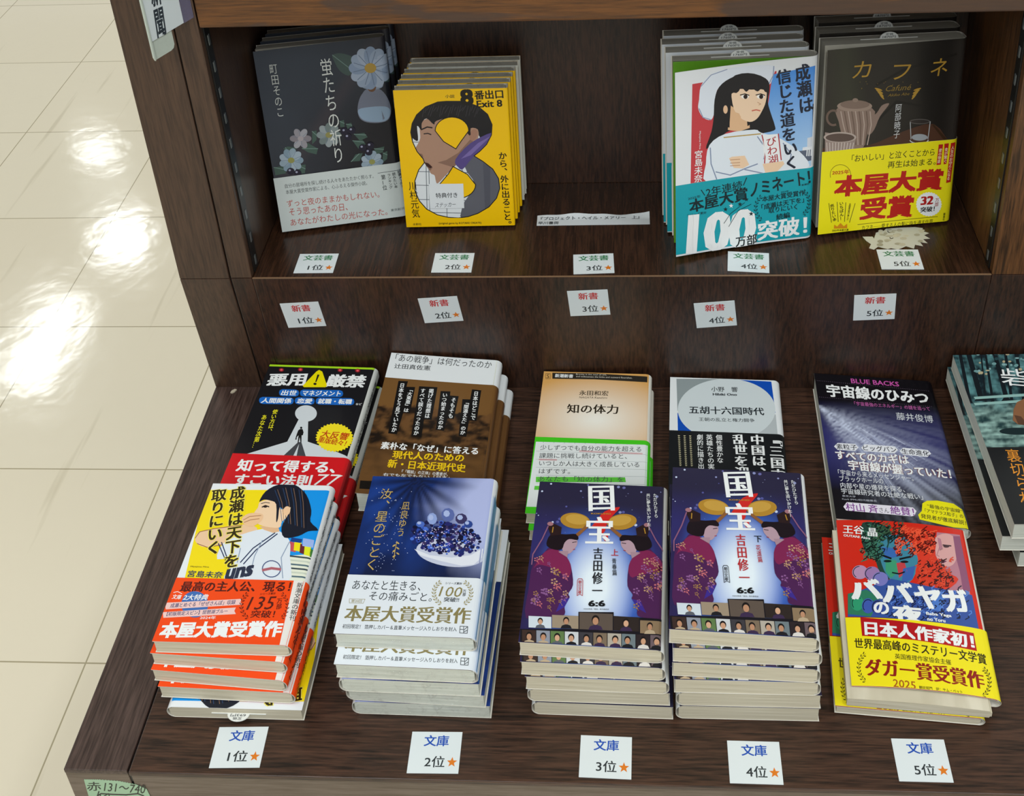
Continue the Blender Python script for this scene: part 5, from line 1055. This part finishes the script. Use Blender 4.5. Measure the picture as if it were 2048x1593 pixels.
b = lying([(1341.5, 751), (1557, 758), None, None], 19, 106, 173, 18.4); b.M.translation.y -= 2.5; a, bd = goko(b)
o = make_book('paperback_book', 'white book with gray and blue corners round a circle and a black band', b, '#e2e7ea', '#e2e7ea', '#e2e7ea', a, None, bd, edge=0)
b = Book(113.5, 174, 13.2, frame((513.4, -176.6, 14), R(-1.5), 0, 0, 13.2), fan=8, pw=1.0); a = blue(b)
o = make_book('paperback_book', 'black and violet book with streaks of light and a yellow bubble', b, '#141218', '#1a1a22', '#141218', a, None, None, M_PALE, pfan=.9, edge=0)
b = Book(134, 196, 16.6, frame((649.5, -207.5, 53.6), R(1.2), 0, 0, 16.6)); a, bd = toride(b)
o = make_book('hardcover_book', 'large dark forest picture book topmost of the right edge stack', b, '#20303a', '#1c2c34', '#20303a', a, None, bd, M_PALE, group='forest picture books', pu0=.2)
under(o, b, -18, -6.5, 3, -1.2, 'large forest picture book lying second in the stack at the right edge'); under(o, b, -36.2, 10, 2, -.5, 'large forest picture book at the bottom of the stack at the right edge')
# ------------------------------------------------------------------ front row: stacks of small paperbacks
def stack(o, b, zoom, rows, t, labels, n_total, dx=0.0):
    """rows: (near left corner, near right corner, head towards viewer?) of every lower copy, zoomed-photo coordinates"""
    for i, (x0, y0, x1, y1, fl, *tw) in enumerate(rows):
        z = t*(n_total-1-i)-(t-b.t)+.4; A = at_z(zoom[0]+x0/zoom[2], zoom[1]+y0/zoom[2], z); B = at_z(zoom[0]+x1/zoom[2], zoom[1]+y1/zoom[2], z)
        A = (A+B)/2-(B-A).normalized()*b.w/2+Vector((dx, 0, 0))
        c = put(copy_tree(o), b, seat(A, math.atan2(B.y-A.y, B.x-A.x)+R(tw[0] if tw else 0), z, b, fl)); c['label'] = labels[i]
z1 = (280, 950, 3.186)
b = lying([(418.7, 967.9), (664.5, 973.5), (589.2, 1290.5), (308.9, 1283.3)], 66.8, 106.5, 151, 12.5); a, bd, sp = naruse1(b)
o = make_book('paperback_book', 'yellow and blue paperback with girl in profile and orange band, topmost', b, '#e6ebf0', '#e2e5e8', '#e6ebf0', a, sp, bd, group='orange banded paperbacks')
stack(o, b, z1, [(58, 1138, 935, 1199, False), (68, 1244, 935, 1302, False, -1), (112, 1351, 990, 1362, False, -2.2)], 13.5,
      ['orange banded paperback lying second from the top of its stack', 'orange banded paperback lying third from the top of its stack', 'orange banded paperback lying fourth from the top of its stack'], 5)
bx = Book(b.w, b.l, b.t, b.M); ob = make_book('paperback_book', 'small bandless paperback turned head forward under the orange banded ones', bx, '#e6ebf0', '#e2e5e8', '#e6ebf0', a, sp, None, group='orange banded paperbacks', slip='693円')
A, B = at_z(280+186/3.186, 950+1480/3.186, 12.8), at_z(280+1056/3.186, 950+1503/3.186, 12.8); A = (A+B)/2-(B-A).normalized()*(b.w/2+3); put(ob, b, seat(A, math.atan2(B.y-A.y, B.x-A.x), 12.8, b, True))
z2 = (640, 940, 3.185)
b = lying([(743.6, 952.6), (994.2, 956.3), (954, 1280.7), (668.3, 1269)], 79, 106.5, 149, 14.8); a, bd = nanji(b)
sp = Art(lambda x, y: (x, y)); sp.polyuv([(-.4, 0), (b.t+.4, 0), (b.t+.4, b.l-17), (-.4, b.l-17)], '#4f9ad0')
o = make_book('paperback_book', 'blue paperback with a bowl of crystals and white band, topmost of its stack', b, '#1d3a80', '#e2e6ea', '#23356e', a, sp, bd, M_PALE, group='shrink wrapped blue paperbacks', wrapfilm=True)
stack(o, b, z2, [(92, 1242, 996, 1281, False), (118, 1332, 1010, 1368, True), (163, 1388, 1042, 1440, True), (205, 1478, 1074, 1508, True)], 16,
      ['shrink wrapped paperback with white band lying second in the blue stack', 'shrink wrapped paperback lying third in the blue stack, page edges to the right', 'shrink wrapped paperback lying fourth in the blue stack', 'shrink wrapped paperback at the bottom of the blue stack'], 5)
z3 = (1020, 920, 2.95)
bA = lying([(1077.6, 961.4), (1326.8, 974.2), (1333.6, 1303), (1043.7, 1287.8)], 79.2, 106.5, 149, 14.9); a = koku(bA, z3, False)
o = make_book('paperback_book', 'purple paperback with black author name, topmost of the left purple stack', bA, '#2b2848', '#dfe2e4', '#e4e6e8', a, None, None, group='left purple paperbacks')
stack(o, bA, z3, [(72, 1192, 925, 1232, False), (102, 1280, 945, 1312, False), (116, 1352, 948, 1380, True), (140, 1430, 968, 1462, True)], 16,
      ['purple paperback lying second from the top of the left purple stack', 'purple paperback lying third from the top of the left purple stack', 'purple paperback lying fourth in the left purple stack, spine to the left', 'purple paperback at the bottom of the left purple stack'], 5, -1.3)
z4 = (1310, 910, 2.897)
bB = lying([(1339.3, 931.4), (1600, 948), (1650, 1277.6), (1346.2, 1263.8)], 98.2, 106.5, 149, 15.4)
class AsLeft:                                     # same layout as the left volume, drawn with the other lettering
    w, l = bA.w, bA.l
    def art(s, z): return bA.art(z)
a = koku(AsLeft(), z3, True)
o = make_book('paperback_book', 'purple paperback with red author name, topmost of the right purple stack', bB, '#2b2848', '#dfe2e4', '#e4e6e8', a, None, None, group='right purple paperbacks')
stack(o, bB, z4, [(88, 1120, 958, 1148, False), (86, 1204, 946, 1246, False), (100, 1302, 946, 1322, False), (110, 1378, 950, 1396, True), (110, 1455, 940, 1473, True)], 16.5,
      ['purple paperback lying second in the right purple stack', 'purple paperback lying third in the right purple stack', 'purple paperback lying fourth in the right purple stack', 'purple paperback lying fifth in the right purple stack, spine to the left', 'purple paperback at the bottom of the right purple stack'], 6, 1.8)
b = lying([(1659, 1067), (1914, 1090), (1992, 1420), (1701, 1402)], 18, 106, 149, 7.6, bow=4.0, fan=2.0)
b.w, b.l = 107, 152.5; SH = (5.0, 9.5)
M0 = b.M; bj = Book(b.w, b.l, b.t, M0 @ Matrix.Translation((SH[0], SH[1], 0)), bow=4.0, fan=2.0); a, bd = baba(bj)
o = make_book('paperback_book', 'red paperback with painted faces and yellow band, upper of two, jacket slipped upward', b, '#d42a1a', '#e0dcd0', '#d42a1a', a, None, bd, group='yellow banded red paperbacks', shift=SH, pfan=.5)
bx = Book(b.w, b.l, b.t, M0); o2 = make_book('paperback_book', 'lower of the two red paperbacks with yellow bands', bx, '#d42a1a', '#e0dcd0', '#d42a1a', a, None, bd, group='yellow banded red paperbacks')
N = M0.copy(); N.translation += Vector((-7, .6, -9.2)); put(o2, b, N)
bpy.data.objects.remove(_to); bpy.data.curves.remove(_tc)
